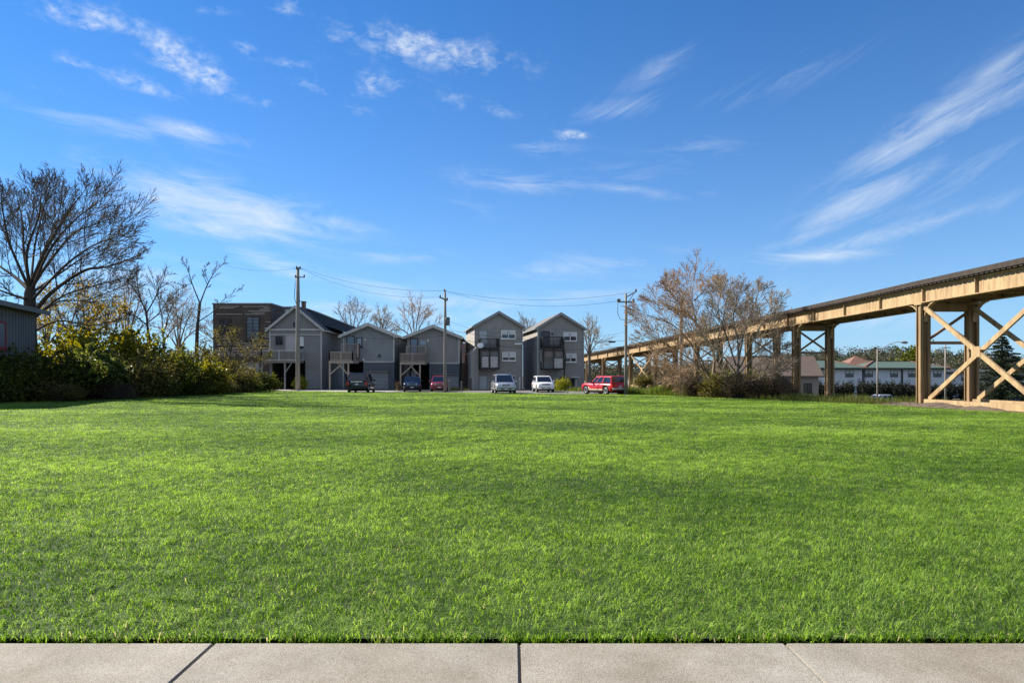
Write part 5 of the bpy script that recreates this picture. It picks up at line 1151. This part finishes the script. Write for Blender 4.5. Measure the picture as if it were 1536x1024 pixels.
PROTO = {'dark': [shrub_proto(51, m_ldark, 10000, .098), shrub_proto(52, m_ldark, 10000, .105, lobes=13)], 'mid': [shrub_proto(53, m_lmid, 9500, .10), shrub_proto(54, m_lmid, 9500, .108, lobes=8)],
         'yel': [shrub_proto(55, m_lyg, 8500, .105, lobes=12)], 'olive': [shrub_proto(56, m_lolive, 7000, .085, stems=60)], 'black': [shrub_proto(60, leafmat('blackish_leaves', (.008,.010,.006), (.018,.022,.012), (.04,.045,.02), .15), 5000, .12)], 'bright': [shrub_proto(59, leafmat('bright_leaves', (.10,.13,.015), (.28,.29,.035), (.42,.38,.05), .5), 5000, .10, lobes=7)], 'brown': [shrub_proto(57, m_lbrown, 5000, .055, stems=150), shrub_proto(58, m_lbrown, 4200, .05, stems=190)]}
used = set(); rng = random.Random(77)
def shrub(px, Y, w, h, kind, label, group=None, gz=None, cat='shrub', i=None):
    L_ = PROTO[kind]; src = L_[(i if i is not None else rng.randrange(len(L_))) % len(L_)]
    o = src if src.name not in used else copy_tree(src); used.add(src.name)
    x = (px-CX)/FL*Y; o.location = (x, Y, (ground_z(x, Y)-.05) if gz is None else gz); o.rotation_euler = (0,0,rng.uniform(0,6.28)); k = w/2/1.05; o.scale = (k, k*.95, h/1.75)
    o['label'] = label; o['category'] = cat
    if group: o['group'] = group
    elif 'group' in o.keys(): del o['group']
    return o
GH = 'shrubs of the overgrown hedge on the left'
HEDGE = [(-28,42,5.0,3.6,'dark','dark shrub below the plank building, cut by the left edge of the photo'),(48,42,5.0,3.4,'mid','mid green shrub hiding the foot of the plank building'),
 (128,44.5,5.2,4.1,'dark','tall dark shrub in the hedge below the first yellow tree'),(200,48,5,3.7,'olive','olive twiggy shrub in the hedge under the twisted bare tree'),(258,52.5,5,3.9,'mid','mid green shrub in the hedge under the thin upright tree'),
 (308,57.5,5,3.2,'yel','yellow-green shrub in the hedge below the slim forked tree'),(350,62.5,4.6,2.8,'olive','low olive shrub in front of the small twiggy tree'),(388,68,3.6,2.2,'mid','last low shrub at the right end of the hedge by the brick building'),
 (88,51,5.6,6.0,'yel','large yellow-green shrub behind the dark ones, at the first yellow tree'),(160,53.5,5.4,6.0,'yel','yellow-green shrub behind the hedge at the smaller yellow tree'),(222,57,5.4,5.2,'dark','tall dark evergreen shrub at the back of the hedge'),
 (282,63,5.4,5.3,'olive','tall olive shrub at the back of the hedge by the slim tree'),(10,47,5,4.6,'mid','green shrub against the wall of the plank building'),(335,69,4.6,4.4,'olive','olive twiggy shrub at the foot of the small tree'),
 (92,41.2,2.6,1.5,'olive','low olive shrub at the lawn edge in front of the tall dark ones'),(172,44.6,3.2,1.6,'brown','low brown shrub at the lawn edge under the tall dark one'),(232,49,3.2,2.0,'mid','low green shrub at the lawn edge near the hedge middle'),(296,54.6,3.0,1.6,'mid','low green shrub at the lawn edge right of the hedge middle'),
 (334,59,2.8,1.6,'olive','low olive shrub at the lawn edge near the hedge end'),(14,40.2,3.0,2.7,'mid','green shrub standing forward at the left edge of the lawn'),(374,64.6,2.6,1.5,'dark','small dark shrub at the lawn edge beside the last hedge shrub'),(130,47.5,4.4,4.9,'yel','yellow-flecked shrub between the two tall dark shrubs')]
for px, Y, w, h, k, lab in HEDGE: shrub(px, Y, w, h, k, lab, GH)
shrub(-150, 36, 6, 3.6, 'dark', 'dark shrub outside the left edge', GH); shrub(-230, 32, 6, 4, 'mid', 'green shrub outside the left edge', GH)
shrub(846, 71.5, 2.2, 1.9, 'bright', 'yellow-green shrub beside the white SUV, in front of the last tall house')
shrub(598, 72, 1.0, 1.1, 'brown', 'dry brown heap of brush between the black SUV and the blue car')
shrub(449, 74.5, 2.1, 1.9, 'bright', 'bright yellow-green bush at the foot of the tall left pole')
GU = 'brushwood under the trees by the viaduct'
for px, Y, w, h, k, lab in [(1040,51,2.8,2.1,'brown','low brown thicket left of the reddish tree'),(1072,49.2,3.2,2.0,'olive','olive thicket around the foot of the reddish tree'),(1105,47,3.2,2.1,'brown','brown thicket around the foot of the grey-brown tree'),(1138,46.4,3.4,2.0,'brown','dark brown thicket right of the grey-brown tree'),
  (1168,46.2,3.0,2.0,'brown','brown thicket beside the viaduct leg'),(1010,55,2.2,1.3,'olive','small olive bush at the foot of the grey pole'),(1120,52,3.4,2.4,'olive','olive bush behind the grey-brown tree'),(1085,53,3.2,2.3,'mid','green bush between the two bare trees'),(1185,45.2,2.0,1.1,'brown','low dry bush at the lawn corner before the viaduct leg')]:
    shrub(px, Y, w, h, k, lab, GU)
GW = 'dark bushes in a row before the white buildings'
for i in range(17):
    shrub(1208+i*21.5, 117+rng.uniform(-1,1), 3.8, 3.0+rng.uniform(-.3,.4), 'black', 'dark bush in the row planted before the long white buildings', GW)
for i, (px, Y, w, h, k, lab) in enumerate([(965,84,3,2.2,'olive','olive bush before the low grey shed'),(1000,80,3.4,2.6,'brown','brown bush right of the low grey shed'),(1150,95,4,2.4,'brown','wide brown bush before the brown-roofed house'),(1180,98,4,2.6,'dark','dark bush at the right corner of the brown-roofed house'),(1095,92,4,2.6,'olive','olive bush before the middle of the brown-roofed house')]):
    shrub(px, Y, w, h, k, lab)
for L_ in PROTO.values():
    for s_ in L_:
        if s_.name not in used:
            for c in list(s_.children): bpy.data.objects.remove(c)
            bpy.data.objects.remove(s_)

# conifer and a round far tree
def conifer(px, Y, top, half, label, seed):
    x = (px-CX)/FL*Y; g = ground_z(x, Y)-.05; H = EYE+(HZ-top)/FL*Y-g; Rm = half/FL*Y; o = empty('conifer', (x, Y, g), 0, label, 'tree'); rs = np.random.RandomState(seed); rng = random.Random(seed)
    MB().tube([(0,0,0),(0,0,H*.6),(0,0,H*.98)], [.28,.15,.03], 8).build('trunk', m_barkd, o, fix=False)
    pts = []; br = MB(); z = H*.10; a = 0
    while z < H*.97:
        for q in range(6):
            a += 2.4+rng.uniform(-.3,.3); f = 1-z/H; L = Rm*(f**.75)*rng.uniform(.7,1.12)*1.25; L = min(L, Rm*1.1); d = Vector((math.cos(a), math.sin(a), rng.uniform(-.12,.22)))
            tip = Vector((0,0,z))+d*L; br.tube([(0,0,z), Vector((0,0,z))+d*L*.5+UP*.08*L, tip], [.05*f+.015,.03,.01], 4, cap=False)
            n = int(60*L+14); t = rs.rand(n)**.7; p = np.array([0,0,z])+np.outer(t, np.array(d))*L+rs.normal(size=(n,3))*np.array([.17,.17,.10])*(.4+L*.32)*(1.15-t)[:,None]; p[:,2] -= .05*L*t; pts.append(p)
        z += H*.034
    br.build('branches', m_barkd, o, fix=False)
    leaves('needles', np.concatenate(pts), .26, rs, leafmat('conifer_needles', (.012,.028,.014), (.028,.052,.024), (.055,.08,.035), .2) if 'conifer_needles' not in MATS else MATS['conifer_needles'], o, aspect=.35)
conifer(1503, 82, 496, 40, 'dark evergreen conifer behind the viaduct at the right edge', 61)
conifer(1575, 88, 500, 40, 'dark evergreen conifer cut by the right edge of the photo', 62)
def round_tree(px, Y, top, w, label, seed, m):
    x = (px-CX)/FL*Y; g = hill_z(x, Y) if Y > 165 else ground_z(x, Y); H = EYE+(HZ-top)/FL*Y-g; o = empty('leafy_tree', (x, Y, g), 0, label, 'tree'); rs = np.random.RandomState(seed)
    MB().tube([(0,0,-.3),(.05,0,H*.35),(0,0,H*.7)], [.35,.25,.1], 8).bar((0,0,H*.35),(w*.25,0,H*.7),.15,.15).bar((0,0,H*.4),(-w*.22,.3,H*.72),.15,.15).build('trunk', m_barkd, o, fix=False)
    p = blob_points(rs, 5000, w, w*.9, H*.75, 9); p[:,2] += H*.22; leaves('crown', p, .55, rs, m, o)
round_tree(1363, 150, 513, 6, 'round green tree standing up above the green roof and far wood', 71, m_lmid)
